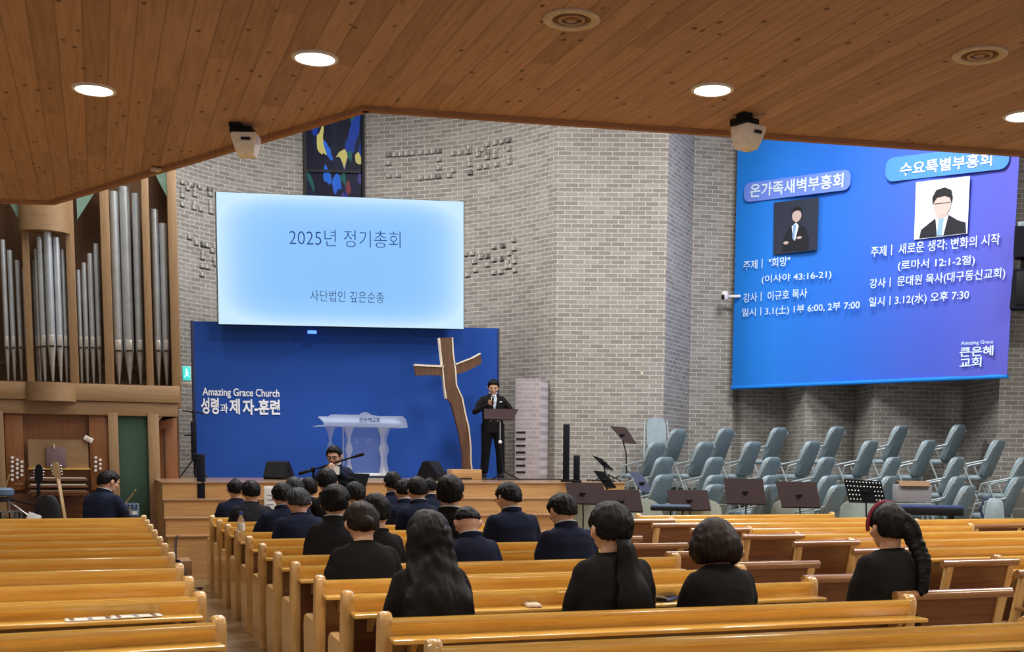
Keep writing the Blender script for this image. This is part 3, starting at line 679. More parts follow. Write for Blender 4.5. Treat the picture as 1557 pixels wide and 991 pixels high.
portrait([(1390, 364.5), (1471, 355), (1475, 267.5), (1393, 277)],
         [('suit', 'ph_suit', [(.1, .01), (.13, .16), (.3, .27), (.45, .36), (.62, .38), (.82, .25), (.96, .2), (.98, .01)]),
          ('shirt', 'ph_shirt', [(.4, .33), (.44, .02), (.56, .02), (.64, .36), (.52, .4)]), ('tie', 'ph_tie', [(.47, .32), (.43, .02), (.53, .02), (.56, .32), (.52, .36)]),
          ('neck', 'ph_skin', [(.42, .34), (.42, .45), (.62, .45), (.62, .36), (.52, .3)]),
          ('face', 'ph_skin', oval(.52, .56, .165, .2)), ('hair', 'ph_hair', [(.34, .56), (.33, .7), (.4, .82), (.56, .85), (.68, .79), (.71, .66), (.69, .56), (.66, .66), (.56, .7), (.42, .68), (.36, .6)]),
          ('glasses', 'ph_hair', [(.37, .575), (.67, .575), (.67, .585), (.37, .585)])], 'ph_light', 'portrait')
# little camera on the wall at the banner's edge
p = at_d(1104, 452, 22.0); t = thing('security_camera', 'white turret security camera sticking out of the brick beside the banner', 'camera', p, -.6)
mb = MB(); mb.box((.14, .1, .03), (.24, .06, .05), bevel=.01); mb.build('arm', 'white', t)
MB().lathe([(.001, .1), (.05, .09), (.07, .06), (.072, .0), (.06, -.06), (.03, -.085), (.001, -.09)], 18, Matrix.Translation((-.03, .0, .02))).build('housing', 'white', t)
MB().box((-.05, -.065, .0), (.06, .03, .09), bevel=.01).build('lens_window', 'lens', t)
# loudspeakers on the wall at the picture's far edge
t = thing('wall_speaker', 'black hung loudspeaker beyond the banner on a tilted bracket', 'loudspeaker', at_d(1562, 372, 18.3), -.7)
MB().loft([[Vector((-.2*w, -.16, z)) for w in (1,)]+[Vector((.2*w, -.16, z)), Vector((.16*w, .16, z)), Vector((-.16*w, .16, z))] for z, w in ((-.2, .9), (.26, 1.05))]).build('cabinet', 'speaker', t, smooth=False)
MB().box((0, .12, .31), (.3, .2, .1), bevel=.01).build('mount', 'chair_grey', t); MB().box((0, .05, -.3), (.16, .14, .2), bevel=.01).build('clamp', 'black_metal', t)
t = thing('wall_speaker', 'lower big black loudspeaker box beyond the banner', 'loudspeaker', at_d(1570, 440, 18.3), -.7)
MB().loft([[Vector((-.32*w, -.2, z)), Vector((.32*w, -.2, z)), Vector((.28*w, .2, z)), Vector((-.28*w, .2, z))] for z, w in ((-.3, 1.02), (.29, .95))]).build('cabinet', 'speaker', t, smooth=False)
MB().box((0, -.205, 0), (.5, .02, .5), bevel=.006).build('grille', 'black', t)

# ---------------------------------------------------------------- pews
def end_poly():
    P = [(.00, 0), (-.045, .40), (-.105, .80)]
    for k in range(7): t = pi-.15-(pi-.0)*k/6; P.append((-.060+.047*cos(t), .845+.042*sin(t)))
    P += [(-.004, .79), (.035, .60)]
    P += [(.30, .60)]
    for k in range(1, 6): t = pi/2*(1-k/5); P.append((.36+.09*cos(t), .51+.09*sin(t)))
    P += [(.45, .10), (.47, .0)]
    return P
EP = end_poly()
def make_pew(L, label, loc, rz, group, right_end=True, lean=.13):
    t = thing('pew', label, 'pew', loc, rz, group)
    for x0, nm in ((-.03, 1), (L-.03, 1)):
        mb = MB(); poly = EP; n = len(poly); b = .012
        cx = sum(p[0] for p in poly)/n
        def ins(k): return [(p[0]+(.008 if p[0] < cx else -.008)*k, p[1]-(.008*k if p[1] > .3 else 0)) for p in poly]
        rings = []
        for x, k in ((x0, 1), (x0+b, 0), (x0+.06-b, 0), (x0+.06, 1)): rings.append([Vector((x, u, v)) for u, v in ins(k)])
        mb.loft(rings); mb.build('end_panel', 'pew_end', t, angle=40)
    # back: sloping rail board, top rail, shelf, dark lower board
    def bk(z): return -.045-.055*(z-.40)/.40+.018
    prof = [(bk(.765)-.012, .765), (bk(.80)-.014, .80), (bk(.80)-.024, .815), (bk(.84)-.026, .84), (bk(.86)-.012, .858), (bk(.86)+.012, .858), (bk(.84)+.024, .842), (bk(.80)+.022, .815), (bk(.80)+.012, .80), (bk(.765)+.012, .765)]
    MB().prism(prof, .02, L-.02, 'x').build('back_board', 'pew', t, angle=50)
    MB().prism([(bk(.12)-.008, .12), (bk(.77)-.006, .77), (bk(.77)+.010, .77), (bk(.12)+.010, .12)], .02, L-.02, 'x').build('lower_board', 'pew_dark', t)
    MB().box((L/2, bk(.77)-.090, .764), (L-.01, .18, .022), bevel=.006).build('book_shelf', 'pew', t)
    for x in (.10, L-.14): MB().prism([(bk(.73)-.01, .66), (bk(.73)-.13, .752), (bk(.73)-.01, .752)], x, x+.03, 'x').build('shelf_bracket', 'pew_end', t)
    MB().box((L/2, .24, .425), (L-.06, .43, .035), (-.05, 0, 0), .01).build('seat', 'pew', t)
    MB().box((L/2, .43, .38), (L-.06, .025, .07), bevel=.004).build('seat_apron', 'pew', t)
    return t
CY = [4.63, 5.51, 6.42, 7.28, 8.25, 9.1, 10.0, 10.9, 11.85, 12.76, 13.67, 14.6]
CROT = [-.055, -.04, -.02, -.012]+[0]*8
nC = len(CY)
def nth(k, n): return ORD[n-1-k]
for k, y in enumerate(CY):
    make_pew(2.90, f'honey pew in the block below the pulpit, {nth(k, nC)} row counted from the stage', (1.235, y, 0), CROT[k], 'pews of the middle block')
LY = [5.6, 6.6, 7.44, 8.3, 9.27, 10.2, 11.0, 12.0, 12.9, 13.8, 14.75]
LROT = [.10, .04, .02]+[0.01]*8
for k, y in enumerate(LY):
    L = 4.2; r = LROT[k]
    make_pew(L, f'honey pew in the block facing the organ, {nth(k, len(LY))} row counted from the stage', (.45-(L-.03)*cos(r), y-(L-.03)*sin(r), 0), r, 'pews of the organ block')
RY = [6.58, 7.45, 8.5, 9.42, 10.35, 11.3, 12.3, 13.2, 14.15]
for k, y in enumerate(RY):
    make_pew(2.98, f'honey pew in the block by the choir tiers, {nth(k, len(RY))} row counted from the choir', (6.56, y, 0), -.005, 'pews of the choir block')

# narrow folding aisle seats hung on the pew ends
def make_aisle_seat(w, label, loc, rz, group, shelf):
    t = thing('aisle_seat', label, 'folding seat', loc, rz, group)
    def yb(z): return -.02-.16*(z-.2)/.66
    MB().tube([(-.035, yb(.845), .845), (w+.035, yb(.845), .845)], .03, 12).build('top_rail', 'aux_rail', t)
    for x in (0, w-.06): MB().bar((x+.03, yb(.12), .12), (x+.03, yb(.835), .835), .06, .045, .008, up=(0, 1, 0)).build('stile', 'pew_end', t)
    MB().prism([(yb(.34)-.008, .34), (yb(.82)-.008, .82), (yb(.82)+.010, .82), (yb(.34)+.010, .34)], .055, w-.055, 'x').build('back_panel', 'aux_panel', t)
    MB().bar((.03, yb(.335)-.005, .335), (w-.03, yb(.335)-.005, .335), .03, .035, .006).build('lower_rail', 'aux_rail', t)
    MB().box((w/2, .17, .43), (w-.02, .36, .03), (-.05, 0, 0), .008).build('seat', 'aux_rail', t)
    for x in (.03, w-.03): MB().bar((x, .30, .42), (x, .26, .0), .035, .035, .004).build('leg', 'pew_end', t)
    if shelf: MB().box((w/2, yb(.62)-.075, .60), (w, .15, .022), bevel=.005).build('book_shelf', 'aux_rail', t)
    return t
AIN = [(4.24, 4.60, .72), (4.24, 5.72, .74), (4.24, 6.67, .70), (4.24, 7.62, .66), (4.22, 8.62, .62), (4.20, 9.5, .58), (4.2, 10.4, .56), (4.2, 11.3, .55)]
for k, (x, y, w) in enumerate(AIN):
    make_aisle_seat(w, f'brown-backed aisle seat on the middle block pews, {nth(k, len(AIN))} one counted from the stage', (x, y, 0), -.03, 'aisle seats of the middle block', False)
AOUT = [(5.9, 6.58, True), (5.9, 7.36, True), (5.9, 8.5, False), (5.9, 9.42, False), (5.9, 10.35, True), (5.88, 11.4, False), (5.88, 12.35, True), (5.88, 13.2, False)]
for k, (x, y, sh) in enumerate(AOUT):
    make_aisle_seat(.63, f'brown-backed aisle seat on the choir block pews, {nth(k, len(AOUT))} one counted from the choir', (x, y, 0), -.02, 'aisle seats of the choir block', sh)
t = make_aisle_seat(.70, 'lone folding aisle seat with shelf at the far pew ends by the choir chairs', (9.60, 11.4, 0), .0, 'aisle seats at the far pew ends', True)
make_pew(2.0, 'short honey pew beyond the far aisle seat by the choir chairs', (9.62, 12.55, 0), 0, 'pews beyond the far aisle')
make_pew(2.0, 'short honey pew cut by the picture edge past the far pew ends', (10.36, 11.0, 0), 0, 'pews beyond the far aisle')

# ---------------------------------------------------------------- choir chairs
def make_chair(label):
    t = thing('folding_chair', label, 'chair', (0, 0, 0), 0, 'grey folding chairs on the choir tiers')
    tl = radians(20)
    def rr(w, d, r, n=3):
        pts = []
        for cx, cy, a in ((w-r, d-r, 0), (-w+r, d-r, pi/2), (-w+r, -d+r, pi), (w-r, -d+r, 1.5*pi)):
            for k in range(n+1): q = a+k/n*pi/2; pts.append((cx+r*cos(q), cy+r*sin(q)))
        return pts
    def slab(h0, sizes, off, r):
        rings = []
        for z, w, d in sizes: rings.append([Vector((x, -.19-sin(tl)*z+(y+off)*cos(tl), h0+z*cos(tl)+(y+off)*sin(tl))) for x, y in rr(w, d, min(r, w*.45, d*.45))])
        return MB().loft(rings)
    slab(.47, [(0, .17, .015), (.02, .19, .03), (.28, .20, .034), (.46, .195, .03), (.52, .165, .022), (.545, .10, .012)], .03, .03).build('back_cushion', 'chair_grey', t, angle=60)
    slab(.46, [(0, .175, .01), (.02, .20, .018), (.30, .215, .02), (.50, .21, .02), (.55, .185, .016), (.575, .12, .01)], -.015, .03).build('back_shell', 'chair_back', t, angle=60)
    rings = [[Vector((x, .03+y, z)) for x, y in rr(.2*w, .21*w, .06)] for z, w in ((.40, .9), (.415, 1), (.455, 1), (.475, .92))]
    MB().loft(rings).build('seat', 'chair_grey', t, angle=60)
    for s in (-1, 1):
        x = s*.235
        MB().tube([(x, -.40, .92), (x, -.36, .88), (x, -.27, .70), (x, .10, .62), (x, .16, .60)], .014, 8).build('arm_tube', 'chair_metal', t)
        MB().tube([(x, .15, .61), (x, .30, .015)], .013, 8).build('front_leg', 'chair_metal', t)
        MB().tube([(x, .05, .60), (x, -.22, .015)], .013, 8).build('rear_leg', 'chair_metal', t)
    MB().tube([(-.235, .24, .25), (.235, .24, .25)], .01, 8).build('stretcher', 'chair_metal', t)
    MB().tube([(-.235, -.17, .12), (.235, -.17, .12)], .01, 8).build('stretcher', 'chair_metal', t)
    return t
TIERN = ['topmost tier', 'upper middle tier', 'middle tier', 'lower middle tier', 'bottom tier']
CX = [[1033, 1105, 1185, 1272, 1368, 1456], [1000, 1073, 1145, 1235, 1323, 1411, 1516], [1011, 1088, 1174, 1257, 1358, 1455, 1555], [1010, 1088, 1172, 1260, 1353, 1455, 1547], [1087, 1170, 1274, 1471]]
FACE = radians(90-(-32))-pi/2      # chairs look along azimuth -32 deg
first = make_chair('x'); index_children(); used = False
for k in range(5):
    for i, x in enumerate(CX[k]):
        p = row_pt(k, x); zt = max(.12, tz[k]); hh = p.z-zt
        lab = f'grey folding choir chair on the {TIERN[k]}, {ORD[i] if i else "first"} from the stage end'
        back = Vector((sin(radians(-32)), cos(radians(-32)), 0))*-.37
        loc = (p.x-back.x, p.y-back.y, zt); s = hh/1.0
        if not used: first.location = loc; first.rotation_euler = (0, 0, FACE); first['label'] = lab; first.scale = (s, s, s); used = True
        else: dup(first, loc, FACE, lab, (s, s, s))
# one folded chair leaning on the brick
p = at_d(1001, 634, 20.5)
t = thing('folded_chair', 'flat folded grey chair propped upright against the brick behind the choir chairs', 'chair', (p.x, p.y, SZ+.02), -.25)
H = p.z-SZ-.02
def lean(z): return .22*z/H
mb = MB(); rings = []
for z, w in ((H*.53, .14), (H*.57, .17), (H*.9, .17), (H*.97, .13), (H, .06)): rings.append([Vector((-w, lean(z)-.03, z)), Vector((w, lean(z)-.03, z)), Vector((w, lean(z)+.03, z)), Vector((-w, lean(z)+.03, z))])
mb.loft(rings).build('back_cushion', 'chair_grey', t)
mb = MB(); rings = []
for z, w in ((H*.16, .12), (H*.2, .19), (H*.46, .19), (H*.5, .14)): rings.append([Vector((-w, lean(z)-.05, z)), Vector((w, lean(z)-.05, z)), Vector((w, lean(z)+.01, z)), Vector((-w, lean(z)+.01, z))])
mb.loft(rings).build('seat', 'chair_grey', t)
for s in (-1, 1):
    MB().tube([(s*.2, lean(H*.95), H*.95), (s*.23, lean(H*.4)-.02, H*.4), (s*.21, .0, .015)], .014, 8).build('leg', 'chair_metal', t)
mb = MB(); mb.tube([(-.21, .0, .02), (.21, 0, .02)], .012, 8).build('foot_rail', 'chair_metal', t)

# pale round-backed chairs in front of the tiers, seen from behind
def pale_chair(x, label):
    p = at_d(x, 757, 17.1 if x < 1100 else 17.65); t = thing('round_back_chair', label, 'chair', (p.x, p.y, 0), -.5, 'pale round-backed chairs before the choir tiers')
    H = p.z; rings = []
    for yy, k in ((-.02, 1.0), (.02, 1.0)):
        pts = [(-.33, H*.42)]+[(-.33+.06*(1-cos(a)), H*.86+.0*a) for a in (0,)]
        for j in range(13): a = pi-pi*j/12; pts.append((.33*cos(a), H*.80+H*.20*sin(a)**.8 if sin(a) > 0 else H*.80))
        pts += [(.33, H*.42)]
        rings.append([Vector((u, yy-.10*(v-H*.42)/H+.18*(u*u), v)) for u, v in pts])
    MB().loft(rings).build('backrest', 'pale_plastic', t, angle=60)
    MB().box((0, .27, H*.42), (.56, .5, .05), bevel=.02).build('seat', 'pale_plastic', t)
    for sx in (-1, 1):
        for y0, y1 in ((.06, -.02), (.46, .5)): MB().tube([(sx*.24, y0, H*.42), (sx*.27, y1, .01)], .018, 8).build('leg', 'pale_plastic', t)
for x, lab in ((884, 'pale round-backed chair half behind the first brown music desk near the stage steps'), (972, 'pale round-backed chair between the two overlapping brown music desks and the keyboard'), (1063, 'pale round-backed chair behind the flat blue keyboard'), (1205, 'pale round-backed chair between two brown music stands before the choir'), (1312, 'pale round-backed chair under the perforated black music stand')):
    pale_chair(x, lab)

# ---------------------------------------------------------------- music stands and choir clutter
def music_stand(pts, zc, d, label, mat='stand_brown', floor=0., thick=.012, cat='music stand', pole_x=.5, holes=False, lip=True, base=True, lip_bottom=True):
    """desk from four picture corners bl br tr tl at depth d; the desk leans back"""
    bl_, br_, tr_, tl_ = pts
    B0, B1 = at_d(*bl_, d), at_d(*br_, d); T0, T1 = at_d(*tl_, d+.12), at_d(*tr_, d+.12)
    c = (B0+B1)/2*(1-0)+Vector((0, 0, 0)); px = B0*(1-pole_x)+B1*pole_x
    t = thing('music_stand', label, cat, (px.x, px.y, floor))
    o = Vector((px.x, px.y, floor)); q = [B0-o, B1-o, T1-o, T0-o]; n = (q[1]-q[0]).cross(q[3]-q[0]).normalized()
    if n.y > 0: n = -n
    MB().loft([q, [p-n*thick for p in q]]).build('desk', mat, t, smooth=False)
    if lip: MB().bar(q[0]-n*.03, q[1]-n*.03, .07, .012).build('lip', mat, t)
    if holes:
        for i in range(11):
            for j in range(5):
                if 4 <= i <= 7 and j < 3: continue
                u, v = .06+i*.088, .1+j*.2
                a = q[0]*(1-u)*(1-v)+q[1]*u*(1-v)+q[2]*u*v+q[3]*(1-u)*v
                mb = MB(); z_ = n; x_ = (q[1]-q[0]).normalized(); y_ = z_.cross(x_); r = Matrix((x_, y_, z_)).transposed().to_4x4()
                mb.lathe([(.001, .003), (.009, .003), (.009, -.002), (.001, -.002)], 8, Matrix.Translation(a+n*.002) @ r); mb.build('hole', 'paper', t)
    mid = (q[0]*(1-pole_x)+q[1]*pole_x)*.55+(q[3]*(1-pole_x)+q[2]*pole_x)*.45
    hub = mid-n*-.02
    MB().box(mid+n*.014, (.09, .03, .03), bevel=.006).build('clamp', 'black_metal', t)
    top = Vector((0, .03, mid.z-.03))
    MB().tube([mid+n*.02, Vector((mid.x, mid.y+n.y*.02, mid.z-.06)), (mid.x*.3, .02, mid.z-.30), (0, .02, .1)], .011, 8).build('pole', 'black_metal', t)
    for a in (.3, 2.4, 4.5):
        MB().tube([(0, .02, .12), (.27*cos(a), .02+.27*sin(a), .01)], .009, 6).build('leg', 'black_metal', t)
    return t
music_stand([(865, 764), (922, 766), (917, 733.5), (859, 733.5)], 0, 16.75, 'wide dark brown music desk nearest the stage steps', pole_x=.4)
music_stand([(902, 777), (978, 777), (972, 744.5), (913, 744.5)], 0, 16.35, 'dark brown music desk overlapping its neighbour behind the ponytail woman', pole_x=.55)
music_stand([(1021, 775), (1081, 774.5), (1075, 745), (1014, 745)], 0, 16.9, 'dark brown music desk standing behind the flat blue keyboard')
music_stand([(1106, 765), (1165, 766), (1160, 728), (1100, 727)], 0, 16.95, 'tall dark brown music desk before the second tier of chairs, beside the keyboard')
music_stand([(1189, 770), (1248, 771), (1241, 733), (1179, 731.5)], 0, 17.05, 'dark brown music desk next to the perforated black stand')
music_stand([(1291, 761.5), (1347, 764), (1340, 731.5), (1283, 728)], 0, 16.4, 'black perforated music stand above the woman with the red hairband', mat='stand_black', holes=True)
music_stand([(949, 671.5), (967, 673), (952, 649.5), (928, 648)], 0, 20.1, 'black music stand standing tall alone against the brick', mat='stand_brown', floor=SZ+.02, pole_x=.3)
music_stand([(921, 741), (937, 740), (918, 717), (902, 715)], 0, 17.9, 'small tilted black music stand at the stage corner, lower of two', mat='stand_black', floor=.25, pole_x=.5)
music_stand([(919, 710), (933, 714), (915, 697), (901, 692)], 0, 18.6, 'small tilted black music stand at the stage corner, upper of two', mat='stand_black', floor=SZ+.02, pole_x=.5)
music_stand([(975, 747), (994, 750), (975, 719), (957, 716.5)], 0, 18.3, 'navy folder lying on a tilted stand among the choir chairs', mat='stand_navy', floor=.25, pole_x=.5)
# flat keyboard on legs
p = at_d(1020, 773, 16.7); t = thing('keyboard', 'flat blue-grey covered keyboard on thin legs before the choir', 'keyboard', (p.x, p.y, 0), -.38)
MB().box((0, 0, p.z), (.57, .26, .055), bevel=.01).build('body', 'black', t); MB().box((0, .02, p.z+.035), (.54, .24, .035), bevel=.01).build('cover', 'steel_blue', t)
for x in (-.0, .17): MB().tube([(x, 0, p.z-.02), (x, 0, .01)], .012, 8).build('leg', 'black_metal', t)
MB().box((.08, 0, .02), (.5, .3, .03), bevel=.008).build('foot_bar', 'black_metal', t)
p = at_d(1412, 772, 16.2); t = thing('digital_piano', 'long piano under a deep blue cover behind the woman with the red hairband', 'piano', (p.x, p.y, 0), -.5)
MB().box((0, 0, p.z-.045), (.86, .40, .10), bevel=.012).build('body', 'black', t); MB().box((0, .02, p.z+.014), (.88, .42, .04), bevel=.012).build('cover', 'deep_blue', t)
for x in (-.3, .3): MB().box((x, 0, (p.z-.09)/2), (.04, .28, p.z-.09), bevel=.006).build('leg', 'black', t)
p = at_d(1386, 762, 17.3); t = thing('box', 'grey cardboard box with its brown top open on the choir tier', 'box', (p.x, p.y, p.z), -.45)
MB().box((0, 0, .12), (.5, .32, .25), bevel=.004).build('carton', 'grey_box', t)
for r_, y in ((.5, -.15), (-.4, .15)): MB().box((0, y, .26), (.43, .15, .008), (r_, 0, 0)).build('flap', 'card', t)
MB().box((0, -.02, .245), (.38, .2, .04), bevel=.01).build('contents', 'card', t)
p = at_d(1386, 764, 17.3); t = thing('side_table', 'thin grey stool under the open box on the choir tier', 'stool', (p.x, p.y, 0), -.45)
MB().box((0, 0, p.z-.012), (.5, .34, .025), bevel=.006).build('top', 'chair_metal', t)
for x in (-.2, .2):
    for y in (-.13, .13): MB().tube([(x, y, p.z-.02), (x*1.15, y*1.1, .13)], .011, 8).build('leg', 'chair_metal', t)
p = at_d(1510, 781, 16.6); t = thing('bag', 'pale grey bag with a dark strap standing on the choir floor', 'bag', (p.x, p.y, .0), -.5)
mb = MB(); top = at_d(1510, 757, 16.6).z
mb.loft([[Vector((sx*w, sy*dp, z)) for sx, sy in ((-1, -1), (0, -1.15), (1, -1), (1, 1), (0, 1.15), (-1, 1))] for z, w, dp in ((.13, .10, .07), (.4, .15, .09), (.75, .15, .09), (top-.05, .11, .06), (top, .06, .03))]).build('body', 'chair_grey', t, angle=60)
MB().tube([(-.1, -.04, .7), (-.19, -.05, top-.15), (-.14, -.03, top-.02), (-.04, 0, top)], .018, 8).build('strap', 'stand_navy', t)

# ---------------------------------------------------------------- things on the stage
ZS = SZ+.022
def column_speaker(x, y0, y1, d, w, label, z0=None):
    a, b = at_d(x, y1, d), at_d(x, y0, d); z0 = ZS if z0 is None else z0
    t = thing('column_speaker', label, 'loudspeaker', (a.x, a.y, z0), -.35); h = b.z-z0
    MB().box((0, 0, .02), (w*1.6, w*2, .04), bevel=.01).build('base', 'black_metal', t)
    MB().box((0, 0, h/2+.02), (w, w*1.1, h-.04), bevel=.008).build('cabinet', 'black', t)
    MB().box((0, -w*.56, h/2+.03), (w*.84, .012, h-.1), bevel=.004).build('grille', 'speaker', t); return t
column_speaker(860.5, 645, 730, 18.4, .10, 'taller black column loudspeaker at the stage end by the brick')
column_speaker(876.5, 692, 732, 17.9, .095, 'shorter black column loudspeaker at the stage end by the brick')
a = at_d(307, 772, 16.2); b = at_d(307, 690, 16.2)
t = thing('column_speaker', 'slim black column loudspeaker standing on the steps before the backdrop corner', 'loudspeaker', (a.x, a.y, .53), -.2); h = b.z-.53
MB().box((0, 0, .03), (.2, .2, .06), bevel=.01).build('base', 'black_metal', t); MB().box((0, 0, h/2), (.105, .11, h-.02), bevel=.008).build('cabinet', 'black', t)
MB().box((0, -.06, h/2), (.085, .012, h-.12), bevel=.004).build('grille', 'speaker', t); MB().box((-.01, 0, h-.0), (.18, .05, .012), bevel=.003).build('cap_plate', 'stand_navy', t)
# line array on a tripod by the organ
a = at_d(296, 728, 18.6); t = thing('speaker_stand', 'black line array loudspeaker on a tripod between organ and backdrop', 'loudspeaker', (a.x, a.y, ZS), -.1)
hz = at_d(296, 641, 18.6).z-ZS
MB().box((0, 0, .28+(hz-.28)/2), (.085, .1, hz-.28), bevel=.008).build('cabinet', 'speaker', t)
MB().tube([(.0, .07, .05), (.0, .07, hz+.18)], .014, 8).build('pole', 'black_metal', t)
MB().tube([(-.16, .07, hz+.17), (.17, .07, hz+.13)], .011, 8).build('cross_bar', 'black_metal', t)
for x, y in ((-.22, -.05), (.2, -.1), (.05, .28)): MB().tube([(0, .07, .30), (x, y, .012)], .012, 8).build('leg', 'black_metal', t)
MB().tube([(-.14, .0, .66), (-.03, .03, .66)], .012, 8).build('knob', 'black_metal', t)
def floor_monitor(x, y, d, rz, s, label):
    p = at_d(x, y, d); t = thing('floor_monitor', label, 'loudspeaker', (p.x, p.y, ZS), rz)
    poly = [(-.24, 0), (.22, 0), (.26, .06), (.10, .40), (-.02, .42), (-.26, .10)]
    MB().prism([(u*s, v*s) for u, v in poly], -.26*s, .26*s, 'x').build('cabinet', 'black', t, angle=20)
    e0, e1 = Vector((0, -.26, .10))*s, Vector((0, -.02, .42))*s; n = Vector((0, -.8, .6)); c = (e0+e1)/2+n*.006*s
    MB().box(c, (.48*s, .37*s, .014*s), (radians(53), 0, 0), .004).build('grille', 'speaker', t)
    for q in (-1, 1): MB().lathe([(.001, 0), (.03*s, 0), (.034*s, .008), (.001, .008)], 14, Matrix.Translation((q*.262*s, .0, .2*s)) @ Matrix.Rotation(q*pi/2, 4, 'Y')).build('side_cup', 'black_metal', t)
    for q in (-1, 1): MB().box((q*.18*s, -.2*s, -.0), (.05*s, .05*s, .02)).build('foot', 'black_metal', t)
floor_monitor(424, 728, 18.1, 2.5, .66, 'black wedge stage monitor at the lettered end of the backdrop')
floor_monitor(657, 730, 18.4, .85, .72, 'black wedge stage monitor between pulpit and wooden cross')
# pulpit
pp = at_d(549, 729, 18.5); t = thing('pulpit', 'clear acrylic pulpit with a lettered front on turned acrylic columns', 'pulpit', (pp.x, pp.y, ZS), 0)
k_ = 18.5/FPX; dz = lambda y: at_d(549, y, 18.5).z-ZS; dx = lambda x: (x-549)*k_*1.03
zt, zb = dz(633), dz(649.5)
MB().box((0, .02, .05), (1.02, .55, .10), bevel=.015).build('base', 'paper', t); MB().box((.3, -.262, .05), (.5, .02, .035), bevel=.006).build('base_slot', 'stand_navy', t)
mb = MB(); mb.prism([(dx(484)+.005, zb), (dx(613), zb), (dx(613), zb+.012), (dx(484)+.005, zb+.012)], -.3, .30, 'y'); mb.build('top_shelf', 'frost', t)
pts = [(dx(489.5), zb+.012)]+[(dx(489.5)+.17*(1-cos(a)), zb+.012+(zt-zb)*sin(a)) for a in (.4, .8, 1.2, pi/2)]+[(dx(540), zt+.01)]
pts += [(dx(541+i*3), zt+.012+.045*sin(pi*i/6)) for i in range(7)]+[(dx(570), zt)]+[(dx(612)-.10*(1-sin(a)), zb+.012+(zt-zb)*cos(a)) for a in (.2, .8, 1.2)]+[(dx(612), zb+.012)]
MB().prism(pts, -.31, -.29, 'y').build('front_fascia', 'frost', t)
MB().box((0, .05, zt-.06), (dx(608)-dx(494), .5, .02), (.18, 0, 0), .006).build('reading_desk', 'frost', t)
MB().box((dx(549), -.12, (zb+.1)/2), (dx(575)-dx(524), .015, zb-.1), bevel=.003).build('center_panel', 'acrylic_thin', t)
for x in (dx(521), dx(577)): MB().box((x, -.12, (zb+.1)/2), (.02, .06, zb-.1), bevel=.004).build('panel_edge', 'acrylic_white', t)
def turned(h): return [(.001, .0), (.075, .0), (.05, h*.05), (.028, h*.22), (.026, h*.36), (.06, h*.52), (.022, h*.70), (.03, h*.80), (.075, h*.98), (.075, h), (.001, h)]
for x, y in ((dx(508), .2), (dx(528), -.2), (dx(577), -.2), (dx(590), .2)): MB().lathe(turned(zb-.1), 10, Matrix.Translation((x, y, .1))).build('column', 'acrylic_white', t)
a = Vector((dx(541), -.316, dz(643))); b = Vector((dx(571), -.316, dz(643)))
me_a = Vector((pp.x, pp.y, ZS))
lettering('큰은혜교회', me_a+a, me_a+b, .075, (0, 0, 1), 'letter_grey', t, bold=.03)
lettering('Α', me_a+Vector((dx(538), -.132, dz(675))), me_a+Vector((dx(543), -.132, dz(675))), .085, (0, 0, 1), 'frost', t)
lettering('Ω', me_a+Vector((dx(554), -.132, dz(675))), me_a+Vector((dx(561), -.132, dz(675))), .085, (0, 0, 1), 'frost', t)
# wooden cross of live-edge slabs
DC = 19.6
cp = at_d(708, 728, DC); t = thing('cross', 'rustic wooden cross of crooked live-edge slabs on a pale plinth box', 'cross', (cp.x, cp.y, ZS), 0)
def cx(x, y): p = on_y(x, y, cp.y); return (p.x-cp.x, p.z-ZS)
def slab(left, right, y0, y1, name):
    Lp = [cx(*p) for p in left]; Rp = [cx(*p) for p in right]
    def strip(a, b, d0, d1):
        mb = MB(); rings = []
        for p, q in zip(a, b): rings.append([Vector((p[0], d0, p[1])), Vector((q[0], d0, q[1])), Vector((q[0], d1, q[1])), Vector((p[0], d1, p[1]))])
        return mb.loft(rings)
    lerp = lambda p, q, f: (p[0]+(q[0]-p[0])*f, p[1]+(q[1]-p[1])*f)
    s = strip(Lp, Rp, y0, y1).build(name, 'cross', t, angle=50)
    return s, Lp, Rp
up, Lp, Rp = slab([(668, 514), (670, 535), (673, 560), (676, 590), (678.5, 606), (685, 612), (690, 630), (698, 660), (703, 690), (703.5, 713)], [(686, 513), (687, 535), (691, 565), (692, 585), (701, 605), (706, 630), (711, 650), (714, 680), (714, 700), (715.5, 713)], -.03, .06, 'upright')
def sap(pts, dxx, dzz):
    P = [cx(*p) for p in pts]; rings = [[Vector((p[0], -.042, p[1])), Vector((p[0]+dxx, -.042, p[1]+dzz)), Vector((p[0]+dxx, .055, p[1]+dzz)), Vector((p[0], .055, p[1]))] for p in P]
    return MB().loft(rings)
sap([(686, 513), (687, 535), (691, 565), (692, 585), (701, 605), (706, 630), (711, 650), (714, 680), (714, 700), (715.5, 713)], .022, .0).build('sapwood_edge', 'sapwood', up)
sap([(668, 514), (670, 535), (673, 560), (676, 590), (678.5, 606)], -.016, 0).build('sapwood_edge', 'sapwood', up)
al, _, _ = slab([(630, 556), (650, 557.5), (674, 558.5)], [(632, 571), (652, 570), (675, 571)], -.025, .05, 'arm')
sap([(630, 556), (650, 557.5), (674, 558.5)], 0, .03).build('sapwood_edge', 'sapwood', al)
ar, _, _ = slab([(689, 556), (705, 550), (718, 545), (730, 538.5)], [(691, 570), (707, 565), (720, 559), (732, 552)], -.025, .05, 'arm')
sap([(689, 556), (705, 550), (718, 545), (730, 538.5)], -.004, .018).build('sapwood_edge', 'sapwood', ar)
q = cx(684, 713); r = cx(729, 727)
MB().span((q[0], -.14, .0), (r[0], .18, q[1]-.002), .012).build('plinth', 'stage_wood', t)
MB().box(((q[0]+r[0])/2-.02, -.142, .012), (.2, .02, .022)).build('plinth_gap', 'lens', t)
